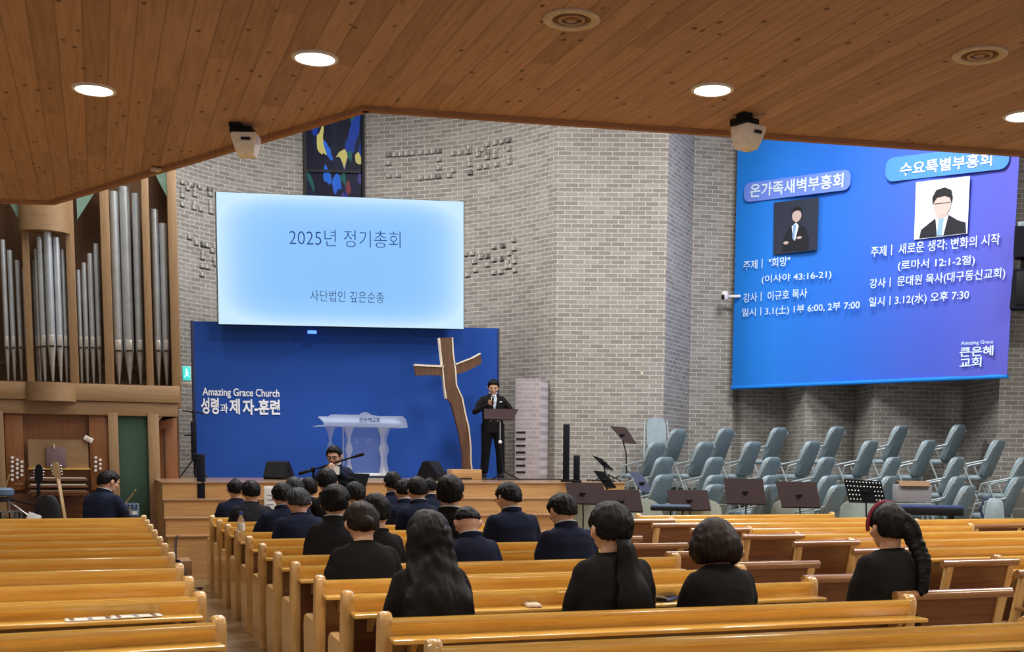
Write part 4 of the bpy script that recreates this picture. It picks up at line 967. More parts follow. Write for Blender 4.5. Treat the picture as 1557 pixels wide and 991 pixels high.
# speaker's music stand
p = at_d(766, 728, 19.15); t = thing('music_stand', 'dark music stand before the standing speaker, with a pale upper rod', 'music stand', (p.x, p.y, ZS), -.3)
P = lambda x, y, d=19.1: at_d(x, y, d)-Vector((p.x, p.y, ZS))
R3 = Matrix.Rotation(.3, 3, 'Z'); Q = lambda *a: R3 @ P(*a)
qq = [Q(762, 638.5, 19.05), Q(780, 638.5, 19.05), Q(788, 622, 19.3), Q(736, 621, 19.3)]; qq[0] = Q(736, 637, 19.05)
MB().loft([qq, [v+Vector((0, .012, -.006)) for v in qq]]).build('desk', 'stand_brown', t, smooth=False)
MB().bar(qq[0], qq[1], .05, .012).build('lip', 'black_metal', t)
a_ = Q(760.5, 638, 19.1); b_ = Q(760.5, 672, 19.1)
MB().tube([a_, b_], .011, 8).build('upper_rod', 'chrome', t); MB().ball(b_, .03, 10, 8).build('height_knob', 'white', t)
MB().tube([b_, (0, 0, .1)], .014, 8).build('lower_tube', 'black_metal', t)
for a in (.2, 2.3, 4.4): MB().tube([(0, 0, .14), (.27*cos(a), .27*sin(a), .012)], .011, 8).build('leg', 'black_metal', t)
# framed white panel leaning on the step, stage cable, floor box, low cables
p = at_d(411, 768, 16.1); t = thing('notice_board', 'white framed notice leaning on the stage step between the seated men', 'notice', (p.x, p.y, .755), -.2)
hh = at_d(411, 739, 16.1).z-.755
MB().box((0, .05, hh/2), (.17, .02, hh), (-.12, 0, 0), .004).build('frame', 'white', t); MB().box((0, .036, hh/2), (.13, .012, hh*.86), (-.12, 0, 0)).build('sheet', 'paper', t)
for k in range(4): MB().box((0, .028+.008*k-.01, hh*(.25+.15*k)), (.09, .006, .012), (-.12, 0, 0)).build('printed_line', 'steel_blue', t)
def cable(pts, r, label, cat='cable', mat='black'):
    o = MB().tube(catmull([tuple(p) for p in pts], 5), r, 6).build('cable', mat); tag(o, label, cat); return o
z = ZS+.012
cable([at_d(735, 729, 19.3).xy.to_tuple()+(z,), (7.0, 18.6, z), (7.2, 18.3, z), (7.35, 18.05, z)], .012, 'black cable lying along the stage floor towards the column loudspeakers')
cable([(7.42, 17.9, z), (7.5, 18.1, z), (7.58, 17.6, z), (7.58, 17.2, z)], .012, 'short black cable curling behind the shorter column loudspeaker')
cable([(.95, 16.0, .545), (.9, 15.85, .52), (.86, 15.3, .30), (.9, 15.1, .29), (1.0, 14.9, .014), (1.1, 14.6, .014)], .014, 'thick black cable looping down from the steps to the low wooden landing')
p = on_z(300, 846, 0); t = thing('junction_box', 'small grey junction box with cables on the aisle floor by the landing', 'box', (p.x, p.y, 0), -.3)
MB().box((0, 0, .04), (.12, .16, .08), bevel=.012).build('housing', 'grey_box', t); MB().ball((.03, 0, .10), (.05, .06, .045), 12, 8).build('coil', 'black', t)
MB().tube([(-.05, 0, .03), (-.25, .06, .012), (-.45, .02, .012)], .01, 6).build('lead', 'black', t); MB().tube([(.05, 0, .03), (.16, -.12, .012), (.3, -.1, .012)], .01, 6).build('lead', 'black', t)

# ---------------------------------------------------------------- pipe organ
OY = 18.6
t = ORG = thing('pipe_organ', 'tall oak pipe organ with silver pipes above a stop-knob console', 'organ', (0, OY, 0))
def ox(x, y): p = on_y(x, y, OY); return p.x, p.z
def opart(mb, name, mat, parent=ORG, **k): return mb.build(name, mat, parent, **k)
ZL = ox(140, 584)[1]       # sill under the pipes
ZT = 6.3
X = lambda x, y=450: ox(x, y)[0]
posts = [(-3.1, -2.95), (-2.35, -2.2), (-1.45, -1.28), (X(38, 480), X(49, 480)), (X(104, 480), X(117, 480)), (X(157, 480), X(171, 480)), (X(220, 480), X(231, 480)), (X(259, 480), X(272.5, 480))]
for a, b in posts: opart(MB().span((a, -.06, ZL-.02), (b, .12, ZT), .006), 'post', 'organ')
opart(MB().span((-3.2, -.09, ZL-.24), (X(273, 600), .14, ZL), .008), 'beam', 'organ_h')
opart(MB().span((-3.2, -.045, ZL-.44), (X(273, 600)-.03, .14, ZL-.245), .006), 'beam', 'organ_h')
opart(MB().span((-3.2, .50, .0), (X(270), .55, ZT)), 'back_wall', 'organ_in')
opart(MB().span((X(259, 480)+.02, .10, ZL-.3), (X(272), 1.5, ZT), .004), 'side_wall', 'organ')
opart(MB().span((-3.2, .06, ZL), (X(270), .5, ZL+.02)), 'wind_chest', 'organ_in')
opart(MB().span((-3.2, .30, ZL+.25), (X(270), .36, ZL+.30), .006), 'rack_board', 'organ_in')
# bowed beam and crown of the round tower
tc, tw = (X(44, 600)+X(111, 600))/2, (X(114, 600)-X(42, 600))/2
def bow(z0, z1, w, depth, name, y=0):
    pts = [(tc+w*cos(a), y-depth*sin(a)) for a in [pi*k/14 for k in range(15)]]
    pts = [p for p in pts]; mb = MB(); rings = [[Vector((u, v, zz)) for u, v in pts] for zz in (z0, z1)]
    return opart(mb.loft(rings), name, 'organ_h', angle=30)
bow(ZL-.26, ZL+.0, tw+.03, .32, 'tower_base'); bow(ox(75, 345)[1]-.09, ox(75, 300)[1]+.3, tw+.02, .30, 'tower_crown')
# teal slanted soffits and dark gaps over the pipe fields
for x0, x1, y0, y1, f in ((8, 38, 345, 300, -1), (117, 153, 333, 300, 1), (231, 259, 300, 262, 2)):
    a, b = X(x0, 320), X(x1, 320); z0, z1 = ox(x0, y0)[1], ox(x1, y1)[1]
    poly = [(a, z0), (b, z0+.5), (b, ZT), (a, ZT)] if f == 1 else [(a, z0+.45), (b, z0-.05), (b, ZT), (a, ZT)]
    opart(MB().prism(poly, .02, .08, 'y'), 'soffit_panel', 'teal', smooth=False)
def pipe(xt, yt, ym, wpx, y0=.15, xb=None, front=0.):
    """cylinder with mouth and cone foot; xt/yt top in the picture, ym the mouth"""
    r = wpx/2*18.2/FPX*1.02; zt = ox(xt, yt)[1]; zm = ox(xt, ym)[1]; x = X(xt if xb is None else xb, ym)
    g = Matrix.Translation((x, y0-front, 0)); seg = 18
    o = opart(MB().lathe([(r*.9, zm), (r, zm+.02), (r, zt), (r*.9, zt), (r*.88, zt-.04)], seg, g, cap=False), 'pipe', 'pipe')
    opart(MB().lathe([(.012, ZL+.02), (.016, ZL+.05), (r*.98, zm), (r*.5, zm+.005)], seg, g), 'pipe_foot', 'pipe_foot', o)
    opart(MB().box((x, y0-front-r*.93, zm+.09), (r*1.25, r*.35, .15), bevel=.01), 'pipe_mouth', 'pipe_mouth', o)
    opart(MB().box((x, y0-front-r*.96, zm+.006), (r*1.25, r*.3, .016)), 'mouth_gap', 'lens', o)
    return o
for xt, yt, ym, w in ((5, 362, 528, 6.5), (15, 378, 528, 6.5), (26, 393, 528, 6), (36, 406, 528, 5.5)): pipe(xt, yt, ym, w, xb=xt+4.5)
tow = ((52, 393, 528, 5.5, .02), (56, 378, 528, 6.5, .10), (63, 361.5, 528, 8.5, .20), (75, 345, 528, 10.5, .26), (87, 362, 528, 9, .20), (96, 379, 528, 7, .10), (101.5, 396, 528, 5, .02))
for xt, yt, ym, w, f in tow: pipe(xt, yt, ym, w, xb=xt+4, front=f)
for xt, yt, ym, w in ((118.5, 408, 528, 6), (127.5, 397, 528, 6.5), (137, 383, 528, 7), (147, 368, 528, 7)): pipe(xt, yt, ym, w, xb=xt+4)
for xt, yt, ym, w in ((172, 288, 533, 13), (188.5, 281, 533, 14), (205.5, 291, 533, 11)): pipe(xt, yt, ym, w, xb=xt+8)
for xt, yt, ym, w in ((235, 315.5, 533, 10.5), (247.5, 337, 533, 10.5)): pipe(xt, yt, ym, w, xb=xt+6)
for x in (-1.42, -1.6, -1.78, -1.96, -2.14): pipe(-12-(-1.42-x)*98, 395-(-1.42-x)*60, 528, 7)
# lower case: console bay, green felt door, side panel
zcb = ox(40, 627)[1]
opart(MB().span((-1.35, -.05, 0), (X(8, 700), .12, zcb+.02), .006), 'post', 'organ')
opart(MB().span((X(166, 700), -.06, 0), (X(181, 700), .12, zcb+.02), .006), 'post', 'organ')
opart(MB().span((X(226, 700), -.06, 0), (X(243, 700), .12, zcb+.02), .006), 'post', 'organ')
opart(MB().span((X(178, 700), .02, .30), (X(228, 700), .06, zcb+.01), .004), 'door_panel', 'green')
opart(MB().span((X(178, 700), -.0, .0), (X(228, 700), .08, .30), .004), 'plinth', 'organ_h')
opart(MB().prism([(X(243, 700), ox(243, 640)[1]), (X(268, 610), ZL-.24), (X(270, 610), ZL-.44), (X(243, 700), ZL-.44)], -.02, .1, 'y'), 'brace', 'organ')
opart(MB().span((X(243, 700), .28, 0), (X(272, 700), .33, ZL-.3), .004), 'side_panel', 'organ_console')
opart(MB().span((X(252, 700), .25, .0), (X(255, 700), .29, ox(250, 650)[1]), .003), 'side_batten', 'organ_in')
con_l, con_r = X(8, 700), X(168, 700)
opart(MB().span((con_l, .10, .3), (con_r, .14, zcb)), 'console_back', 'organ_console')
for a, b in ((X(9, 700), X(37, 700)), (X(137, 700), X(166, 700))): opart(MB().span((a, .0, ox(20, 745)[1]), (b, .10, zcb-.005), .005), 'stop_jamb', 'organ_console')
opart(MB().span((con_l, -.02, .3), (con_r, .10, ox(80, 748)[1]-.02)), 'knee_board', 'pew_dark')
# music desk and manuals
a, b = ox(44, 712)[0], ox(135, 712)[0]; z0, z1 = ox(80, 712)[1], ox(80, 668)[1]
opart(MB().prism([(a, z0), (b, z0), (b, z1), (a, z1)], -.03, -.005, 'y'), 'music_desk', 'organ_h', smooth=False)
opart(MB().span((a-.01, -.08, z0-.015), (b+.02, -.0, z0+.005), .004), 'desk_ledge', 'pew', ORG)
for i, (y, f) in enumerate(((725, -.08), (735, -.18), (744, -.28))):
    z_ = ox(80, y)[1]; xa, xb = X(47, 730), X(131, 730); man = opart(MB().span((xa-.03, f-.06, z_-.055), (xb+.03, .10, z_-.02), .005), 'manual', 'pew_dark')
    n = 36
    for k in range(n): opart(MB().span((xa+(xb-xa)*k/n, f-.055, z_-.018), (xa+(xb-xa)*(k+.86)/n, f+.06, z_-.002)), 'key', 'ivory' if i < 2 else 'card', man, smooth=False)
opart(MB().span((X(48, 730), -.33, ox(80, 752)[1]), (X(132, 730), -.2, ox(80, 747)[1]), .006), 'key_slip', 'organ_console')
opart(MB().span((X(22, 735), -.012, ox(28, 738)[1]), (X(35, 735), .0, ox(28, 734)[1]), .003), 'name_plate', 'brass')
knobs = [(19, y) for y in (695.5, 702, 709, 715.5, 722, 729)]+[(26.5, y) for y in (699, 705.5, 712, 719, 725.5)]+[(33.5, y) for y in (702, 709, 715.5, 722)]+[(145.5, y) for y in (695.5, 702, 709, 715)]+[(152.5, y) for y in (699, 705.5, 712)]
for x, y in knobs:
    p = ox(x, y); o = opart(MB().lathe([(.001, .0), (.010, .0), (.010, .03), (.021, .035), (.021, .05), (.001, .055)], 12, Matrix.Translation((p[0], .0, p[1])) @ Matrix.Rotation(pi/2, 4, 'X')), 'stop_knob', 'white')
# things at the organ
p = on_y(86, 710.5, OY-.05); bk_ = thing('music_book', 'mauve music book standing on the organ music desk', 'book', (p.x, p.y-.01, p.z), 0)
MB().box((0, 0, .145), (.26, .03, .29), (-.08, 0, 0), .004).build('cover', 'violet', bk_); MB().box((.0, .004, .147), (.25, .02, .284), (-.08, 0, 0)).build('pages', 'paper', bk_)
MB().box((-.02, -.01, .30), (.02, .012, .06)).build('page_clip', 'ivory', bk_)
p = on_y(134.5, 667.5, OY-.06); b_ = thing('remote_box', 'small white switch box hung askew at the organ desk corner', 'box', (p.x, p.y, p.z), 0)
MB().box((0, 0, 0), (.125, .04, .07), (0, .5, 0), .006).build('case', 'white', b_); MB().box((.0, -.022, 0), (.06, .006, .03), (0, .5, 0)).build('label_plate', 'ivory', b_)

# ---------------------------------------------------------------- band gear before the organ
def gd(x, y, d): return at_d(x, y, d)
# bass guitar and acoustic guitar on stands
def guitar(xh, yh, xb, yb, d, label, headmat, neckmat, bodymat, hl):
    A, B = gd(xh, yh, d), gd(xb, yb, d); o = Vector((B.x, B.y, 0)); t = thing('guitar', label, 'guitar', (B.x, B.y, 0))
    H = A-o; N = B-o; ax = (H-N).normalized(); side = Vector((cos(PSI), -sin(PSI), 0)); base = N-ax*.45
    MB().bar(N-ax*.1, H-ax*hl, .048, .025, .006).build('neck', neckmat, t)
    hd = MB(); r0 = H-ax*hl; n = side.cross(ax)
    hd.loft([[r0+side*w*sgn+ax*s+n*e for sgn, e in ((-1, -.01), (1, -.01), (1, .012), (-1, .012))] for s, w in ((0, .026), (hl*.25, .05), (hl*.8, .042), (hl, .022))]).build('headstock', headmat, t)
    for k in range(4):
        for sg in (-1, 1): MB().ball(r0+ax*hl*(.25+.17*k)+side*sg*.062, (.014, .012, .012), 8, 6).build('tuning_peg', 'chrome', t)
    bd_ = MB(); bd_.loft([[base+side*(w*cos(a))+n*(.05*sin(a) if abs(sin(a)) > .1 else 0)+ax*s for a in [2*pi*k/16 for k in range(16)]] for s, w in ((-.30, .05), (-.27, .15), (-.12, .19), (.06, .14), (.16, .15), (.26, .11), (.30, .03))]).build('body', bodymat, t, angle=60)
    MB().tube([base-ax*.2+n*.07, Vector((base.x+.1, base.y, .01))], .012, 6).build('stand_leg', 'black_metal', t); MB().tube([base-ax*.2-n*.07, Vector((base.x-.15, base.y-.1, .01))], .012, 6).build('stand_leg', 'black_metal', t)
    MB().tube([base-ax*.2+n*.07, Vector((base.x-.1, base.y+.2, .01))], .012, 6).build('stand_leg', 'black_metal', t)
    return t
guitar(59, 706, 58, 790, 15.6, 'dark bass guitar with black headstock standing before the organ keyboards', 'black', 'black', 'black', .24)
guitar(84, 702, 98, 786, 15.5, 'pale-necked guitar with wooden headstock standing before the organ keyboards', 'maple', 'maple', 'aux_panel', .22)
p = gd(73, 800, 15.2); zt = gd(73, 752, 15.2).z
t = thing('office_chair', 'black padded chair back beside the keyboard player', 'chair', (p.x, p.y, 0), -.2)
rings = []
for z_, w in ((.52, .12), (.56, .16), (zt-.3, .165), (zt-.12, .15), (zt-.03, .11), (zt, .05)): rings.append([Vector((w*cos(a), .045*sin(a), z_)) for a in [2*pi*k/14 for k in range(14)]])
MB().loft(rings).build('backrest', 'guitar_case', t, angle=60); MB().box((0, .2, .48), (.4, .4, .07), bevel=.03).build('seat', 'guitar_case', t)
MB().tube([(0, .2, .45), (0, .2, .08)], .03, 10).build('gas_lift', 'black_metal', t); MB().tube([(0, .02, .60), (0, .16, .46)], .02, 8).build('back_bracket', 'black_metal', t)
for k in range(5): a = 2*pi*k/5; MB().tube([(0, .2, .09), (.27*cos(a), .2+.27*sin(a), .04)], .018, 8).build('foot_arm', 'black_metal', t)
# drum kit pieces at the edge: throne-like cushion, boom, snare
p = gd(5, 760, 15.4); t = thing('drum_kit', 'drum kit corner with covered tom and chrome hardware at the frame edge by the organ', 'drums', (p.x, p.y, 0))
def kp(x, y, d=15.4): return gd(x, y, d)-Vector((p.x, p.y, 0))
q = kp(2, 748); MB().lathe([(.001, -.05), (.13, -.05), (.15, -.03), (.155, .03), (.12, .055), (.001, .06)], 22, Matrix.Translation(q)).build('covered_tom', 'steel_blue', t)
q2 = q-Vector((0, 0, .09)); MB().lathe([(.001, -.04), (.14, -.035), (.15, .02), (.001, .03)], 22, Matrix.Translation(q2)).build('covered_tom', 'guitar_case', t)
MB().tube([kp(8, 742), kp(15, 720)], .008, 6).build('drum_stick', 'maple', t)
MB().tube([kp(10, 760), kp(46, 786)], .012, 8).build('boom_arm', 'chrome', t); MB().tube([kp(8, 757), kp(54, 768)], .011, 8).build('boom_arm', 'black_metal', t)
q = kp(16, 785); MB().lathe([(.001, -.09), (.15, -.09), (.155, -.08), (.155, .06), (.16, .065), (.16, .075), (.001, .075)], 24, Matrix.Translation(q)).build('snare', 'chrome', t)
for k in range(8): a = 2*pi*k/8; MB().tube([q+Vector((.162*cos(a), .162*sin(a), -.08)), q+Vector((.162*cos(a), .162*sin(a), .06))], .008, 6).build('lug', 'black_metal', t)
for k in range(3): a = .4+2*pi*k/3; MB().tube([q+Vector((0, 0, -.1)), Vector((q.x+.3*cos(a), q.y+.3*sin(a), .012))], .012, 6).build('stand_leg', 'chrome', t)
MB().tube([kp(14, 757), Vector((kp(14, 757).x, kp(14, 757).y, .02))], .014, 8).build('stand_pole', 'chrome', t); MB().ball(kp(14, 761), .03, 10, 8).build('clamp', 'chrome', t)
p = gd(49, 786, 15.0); t = tag(MB().box((p.x, p.y, p.z-.05), (.16, .02, .2), (-.3, .35, -.3), .003).build('sheet_music', 'paper'), 'white sheet of music leaning beside the black padded chair', 'paper')
# silver keyboard instrument corner, mixer and mic by the player
p = gd(187, 790, 15.4); t = thing('stage_keyboard', 'silver rimmed keyboard end beside the player in navy', 'keyboard', (p.x, p.y, 0), -.2)
zk = gd(181, 776, 15.4).z
pts = [(-.42, 0), (.06, 0), (.11, .05), (.12, .16), (.08, .30), (-.42, .30)]
MB().prism(pts, zk-.06, zk+.02, 'z').build('body', 'chrome', t, angle=50); MB().prism([(-.40, .03), (.05, .03), (.08, .08), (.08, .2), (.05, .27), (-.40, .27)], zk+.02, zk+.035, 'z').build('top_panel', 'brass', t)
for k in range(14): MB().box((-.38+k*.03, .035, zk+.04), (.026, .10, .014)).build('key', 'ivory', t)
for x in (-.3, .0): MB().tube([(x, .15, zk-.06), (x*1.3, .15, .01)], .016, 8).build('leg', 'black_metal', t)
p = gd(199, 795, 15.5); t = thing('mixing_desk', 'pale blue mixing desk panel standing upright before the green organ door', 'mixer', (p.x, p.y, 0), -.1)
zt = gd(199, 765, 15.5).z; w = 24*15.5/FPX
MB().box((0, .02, zt-.16), (w, .05, .32), (-.15, 0, 0), .008).build('panel', 'steel_blue', t); MB().box((.01, -.025, zt-.20), (w*.72, .012, .2), (-.15, 0, 0)).build('sheet', 'paper', t)
for k in range(4):
    for j in range(2): MB().lathe([(.001, .0), (.013, .0), (.011, .02), (.001, .02)], 10, Matrix.Translation((-w*.36+k*w*.24, .0-.01*j, zt-.03-.035*j)) @ Matrix.Rotation(pi/2, 4, 'X')).build('control_knob', 'black', t)
for j in range(3): MB().box((.01, -.034, zt-.15-.035*j), (w*.6, .006, .006), (-.15, 0, 0)).build('printed_line', 'black', t)
for x in (-.08, .08): MB().tube([(x, .06, zt-.3), (x*1.5, .08, .01)], .013, 8).build('leg', 'black_metal', t)
p = gd(192, 763, 15.8); t = thing('microphone', 'thin gooseneck lamp sloping over the pale blue mixing desk', 'lamp', (p.x, p.y, 0))
e = gd(205, 747, 15.8)-Vector((p.x, p.y, 0)); b = Vector((0, 0, p.z)); MB().tube([(0, 0, .02), b, e], .008, 8).build('gooseneck', 'maple', t); MB().capsule([e-(e-b)*.1, e+(e-b)*.08], [.012, .013], 8).build('lamp_head', 'brass', t); MB().lathe([(.001, 0), (.1, 0), (.1, .02), (.001, .03)], 16).build('base', 'black_metal', t)
# papers, phone and bottle on the pews
def on_shelf(x, y, z): return on_z(x, y, z)
zsh = .776
p = on_y(170, 931, 6.41); t = thing('leaflet', 'unfolded printed leaflets lying on the book shelf of an organ block pew', 'leaflet', (p.x, p.y, zsh), .12)
for i, x in enumerate((-.10, .12)):
    MB().box((x, 0, .003+.003*i), (.24, .11, .004), (0, .0, .03*i)).build('sheet', 'paper', t)
    for k in range(3): MB().box((x-.09+.085*k, .0, .0065+.003*i), (.02, .09, .002), (0, 0, .03*i)).build('printed_block', 'card' if k != 1 else 'grey_box', t)
p = on_y(810, 913, 6.24); t = thing('phone_case', 'pale pink phone case lying on the shelf between two women', 'phone', (p.x, p.y, zsh), -.15); MB().box((0, 0, .008), (.085, .15, .015), bevel=.006).build('case', 'pink_case', t); MB().box((.0, 0, .017), (.07, .13, .004), bevel=.001).build('lid', 'ivory', t)
p = on_y(1012, 903, 6.24); t = thing('booklet', 'dark booklet lying open on the shelf beside the bob-haired woman', 'book', (p.x, p.y, zsh), .5)
MB().box((.03, 0, .012), (.13, .09, .015), (0, -.12, 0), .003).build('cover', 'stand_navy', t); MB().box((-.04, .01, .022), (.1, .08, .006), (0, .3, .2)).build('loose_page', 'grey_box', t)
p = Vector((on_y(366.5, 800, 11.73).x, 11.73, zsh)); zt = at_d(366.5, 777.5, (p-EYE).dot(FW)).z-zsh
t = thing('water_bottle', 'clear plastic water bottle with blue cap on a pew shelf', 'bottle', (p.x, p.y, zsh), 0); r_ = .036
MB().lathe([(.001, 0), (r_*.9, 0), (r_, .01), (r_, zt*.25), (r_*.93, zt*.30), (r_, zt*.35), (r_, zt*.62), (r_*.9, zt*.72), (r_*.45, zt*.86), (r_*.4, zt*.90), (.001, zt*.90)], 18).build('bottle_body', 'bottle', t)
MB().lathe([(r_*1.01, zt*.36), (r_*1.03, zt*.37), (r_*1.03, zt*.60), (r_*1.01, zt*.61)], 18, cap=False).build('bottle_label', 'paper', t); MB().lathe([(.001, zt*.89), (r_*.5, zt*.89), (r_*.5, zt), (.001, zt)], 16).build('cap', 'cap_blue', t)

# ---------------------------------------------------------------- people
from mathutils import noise as mnoise
def rotx(a): return Matrix.Rotation(a, 4, 'X')
def hand(mb, w, d, nrm, curl=.5, sgn=1, grip=False, k=1.0):
    """palm with four fingers and a thumb: w wrist, d direction, nrm palm side"""
    w, d, nrm = Vector(w), Vector(d).normalized(), Vector(nrm).normalized(); nrm = (nrm-d*nrm.dot(d)).normalized(); s = d.cross(nrm)*sgn
    mt = Matrix((s, d, nrm)).transposed().to_4x4()
    mb.ball(w+d*.05*k, (.040*k, .052*k, .017*k), 14, 10, mt)
    for i, (off, L) in enumerate(((-.031, .066), (-.011, .076), (.010, .071), (.030, .056))):
        p = w+d*.088*k+s*off*k; a = .15; pts = [p-d*.02*k]; q = p
        for j, f in enumerate((.42, .33, .25)):
            pts.append(q); a += curl*(1.1 if j else .8); q = q+(d*cos(a)+nrm*sin(a))*L*f*k
        pts.append(q); mb.capsule(pts, [.0095*k, .0092*k, .0085*k, .008*k, .007*k], 8)
    p = w+d*.03*k-s*.03*k; q = p+(d*.5-s*.75+nrm*.35).normalized()*.04*k; r = q+(d*.8-s*(.1 if not grip else -.5)+nrm*.55).normalized()*.035*k
    mb.capsule([p, q, r], [.012*k, .0105*k, .008*k], 8)
HL = {  # hairline: azimuth from the face (deg) -> lowest elevation with hair
 'short': ([0, 40, 58, 74, 92, 112, 132, 180], [40, 38, 24, -12, 2, -14, -30, -37]),
 'crop': ([0, 40, 58, 74, 92, 112, 132, 180], [40, 38, 26, 14, 10, 4, 0, -4]),
 'up': ([0, 40, 58, 74, 92, 112, 132, 180], [44, 40, 24, -4, 6, -22, -34, -36]),
 'bob': ([0, 40, 58, 74, 92, 112, 132, 180], [46, 30, -20, -52, -58, -56, -54, -52])}
SK = (.078, .098, .116)
def hair_shell(mb, style, t0, H, bald=0., rough=.004, seedv=0., flare=0., part=0.):
    az_t, el_t = HL[style]; NA, NE = 132, 48; rings = []
    for j in range(NE+1):
        el = radians(-88+176*j/NE); ring = []
        for i in range(NA):
            az = -pi+2*pi*i/NA; aa = abs(math.degrees(az)); hl = el_t[-1]
            for q in range(len(az_t)-1):
                if az_t[q] <= aa <= az_t[q+1]: hl = el_t[q]+(el_t[q+1]-el_t[q])*(aa-az_t[q])/(az_t[q+1]-az_t[q]); break
            hl += 5*mnoise.noise(Vector((az*6, seedv, 2.)))
            e = math.degrees(el); f = min(1, max(0, (e-hl+5)/9)); f = f*f*(3-2*f)
            d = Vector((sin(az)*cos(el), cos(az)*cos(el), sin(el)))
            base = 1/sqrt((d.x/SK[0])**2+(d.y/SK[1])**2+(d.z/SK[2])**2)
            t = t0*(1+.35*max(0, sin(el))+.25*max(0, -cos(az))*cos(el))
            if bald and aa > 40: t *= 1-bald*min(1, max(0, (e-38)/18))
            if not flare and 62 < aa < 122 and e < 22: t *= 1-.72*min(1, (22-e)/14)*sin(pi*(aa-62)/60)
            if flare and e < 25: t += flare*min(1, (25-e)/60)
            st = (mnoise.noise(Vector((az*7+seedv, e*.02, seedv*3)))*rough*cos(el)+mnoise.noise(Vector((d.x*5+seedv, d.y*5, d.z*4)))*rough*.8+mnoise.noise(Vector((d.x*26+seedv, d.y*26, d.z*8)))*rough*.25+mnoise.noise(Vector((az*16, el*1.6, seedv)))*.0042*cos(el))
            if part: st -= .010*math.exp(-((d.x-part)/.10)**2)*max(0, sin(el))
            ring.append(H @ (d*((base+max(t, .0035*(f > .5)) + st)*f+base*.90*(1-f))))
        rings.append(ring)
    return mb.loft(rings)
PEOPLE = 0
def person(label, loc, rz=0., pose='sit', lean=6., tilt=8., turn=0., style='short', hair='hair_black', t0=.017, jacket='navy_cloth', collar=True, female=False, bald=0., bulk=1., arms=None, extra=None, face=False, glasses=False, scale=(1, 1, 1), group=None, voxel=.0105, tie=None, part=0., vee=False, skin='skin', rough_=.0055):
    global PEOPLE; PEOPLE += 1; sd = PEOPLE*1.7
    root = thing('person', label, 'person', loc, rz, group); root.scale = scale
    hz = .53 if pose == 'sit' else .93; dz = hz-.53
    a = radians(lean); hip = Vector((0, 0, hz)); Tm = Matrix.Translation(hip) @ rotx(-a) @ Matrix.Translation(-hip); T = lambda p: Tm @ Vector(p)
    wS = (.178 if female else .192)*bulk; nb = Vector((0, .0, 1.045+dz)); N = T(nb)
    Hm = Matrix.Translation(N) @ rotx(-a*.6-radians(tilt)) @ Matrix.Rotation(-radians(turn), 4, 'Z') @ Matrix.Translation((0, .018, .148))
    h = lambda *p: Hm @ Vector(p)
    # ---- the body, one skin
    b = MB()
    b.ball(h(0, 0, 0), (SK[0]*.985, SK[1]*.985, SK[2]), 26, 18, Hm.to_3x3().to_4x4())
    b.ball(h(0, .035, -.058), (.058, .06, .062), 20, 14, Hm.to_3x3().to_4x4())
    b.ball(h(0, .070, -.100), (.026, .024, .020), 12, 10, Hm.to_3x3().to_4x4())
    b.capsule([h(0, .096, .012), h(0, .110, -.022), h(0, .112, -.034)], [.009, .012, .0135], 10)
    for s in (-1, 1):
        b.ball(h(s*.012, .104, -.036), .0095, 8, 6); b.ball(h(s*.042, .072, -.030), (.026, .022, .022), 10, 8, Hm.to_3x3().to_4x4())
        b.capsule([h(s*.016, .096, .022), h(s*.05, .083, .020)], [.010, .009], 8)
        b.ball(h(s*.086, -.008, -.012), (.010, .024, .034), 12, 10, Hm.to_3x3().to_4x4() @ Matrix.Rotation(s*.35, 4, 'Z'))
        b.ball(h(s*.078, -.0, -.034), (.010, .013, .014), 8, 6)
    b.capsule([h(-.020, .094, -.068), h(0, .099, -.066), h(.020, .094, -.068)], [.006, .0085, .006], 8)
    b.capsule([N-Vector((0, .0, .06)), N, h(0, -.020, -.06)], [.060, .055, .052], 14)
    tors = [(.44, .155, .115), (.60, .15, .11), (.80, .165, .115), (.95, .175, .105), (1.01, .15, .085), (1.045, .07, .06)]
    b.loft([[T((w*bulk*cos(q), d*sin(q), z+dz)) for q in [2*pi*k/18 for k in range(18)]] for z, w, d in tors])
    if arms is None: ex = (.175 if female else .186)*bulk; arms = [((-ex, .05, .735+dz), (-.10, .30, .60+dz), (.35, .9, -.12)), ((ex, .05, .735+dz), (.10, .30, .60+dz), (-.35, .9, -.12))]
    SH = [T((s*(wS-.052), -.005, .975+dz)) for s in (-1, 1)]
    for i, s in enumerate((-1, 1)):
        el, wr, hd = arms[i][0], arms[i][1], arms[i][2]; el = Vector(el); wr = Vector(wr)
        b.capsule([SH[i], el*.97+SH[i]*.03, wr], [.044, .032, .025], 12)
        hn = arms[i][3] if len(arms[i]) > 3 else (0, 0, -1); cu = arms[i][4] if len(arms[i]) > 4 else .45
        hand(b, wr, hd, hn, cu, s, grip=cu > .8)
    legs = [((s*.085, 0, .535), (s*.10, .40, .52), (s*.105, .42, .09)) for s in (-1, 1)] if pose == 'sit' else [((s*.085, 0, .92), (s*.115, .03, .50), (s*.135, -.01, .09)) for s in (-1, 1)]
    for L in legs: b.capsule(L, [.07, .05, .036], 12); b.capsule([Vector(L[2])+Vector((0, -.03, -.045)), Vector(L[2])+Vector((0, .08, -.055))], [.028, .022], 10)
    body = link_mesh('body', remesh(b, voxel, 3, .4), skin, root)
    # ---- hair
    hm = MB(); hair_shell(hm, style, t0, Hm, bald, rough_ if style != 'bob' else .006, sd, .03 if style == 'bob' else 0., part)
    ho = hm.build('hair', hair, root, angle=75)
    # ---- clothes
    j = MB(); bot = .47 if pose == 'sit' else .40
    J = [(bot-.02, .165, .125), (bot+.02, .172, .14), (.60, .165, .135), (.72, .168, .138), (.84, .178, .138), (.93, .180 if not female else .168, .130), (.975, wS/bulk-.014, .116), (1.006, wS/bulk-.036, .104), (1.028, .126, .090), (1.050, .092, .078), (1.066, .066, .064)]
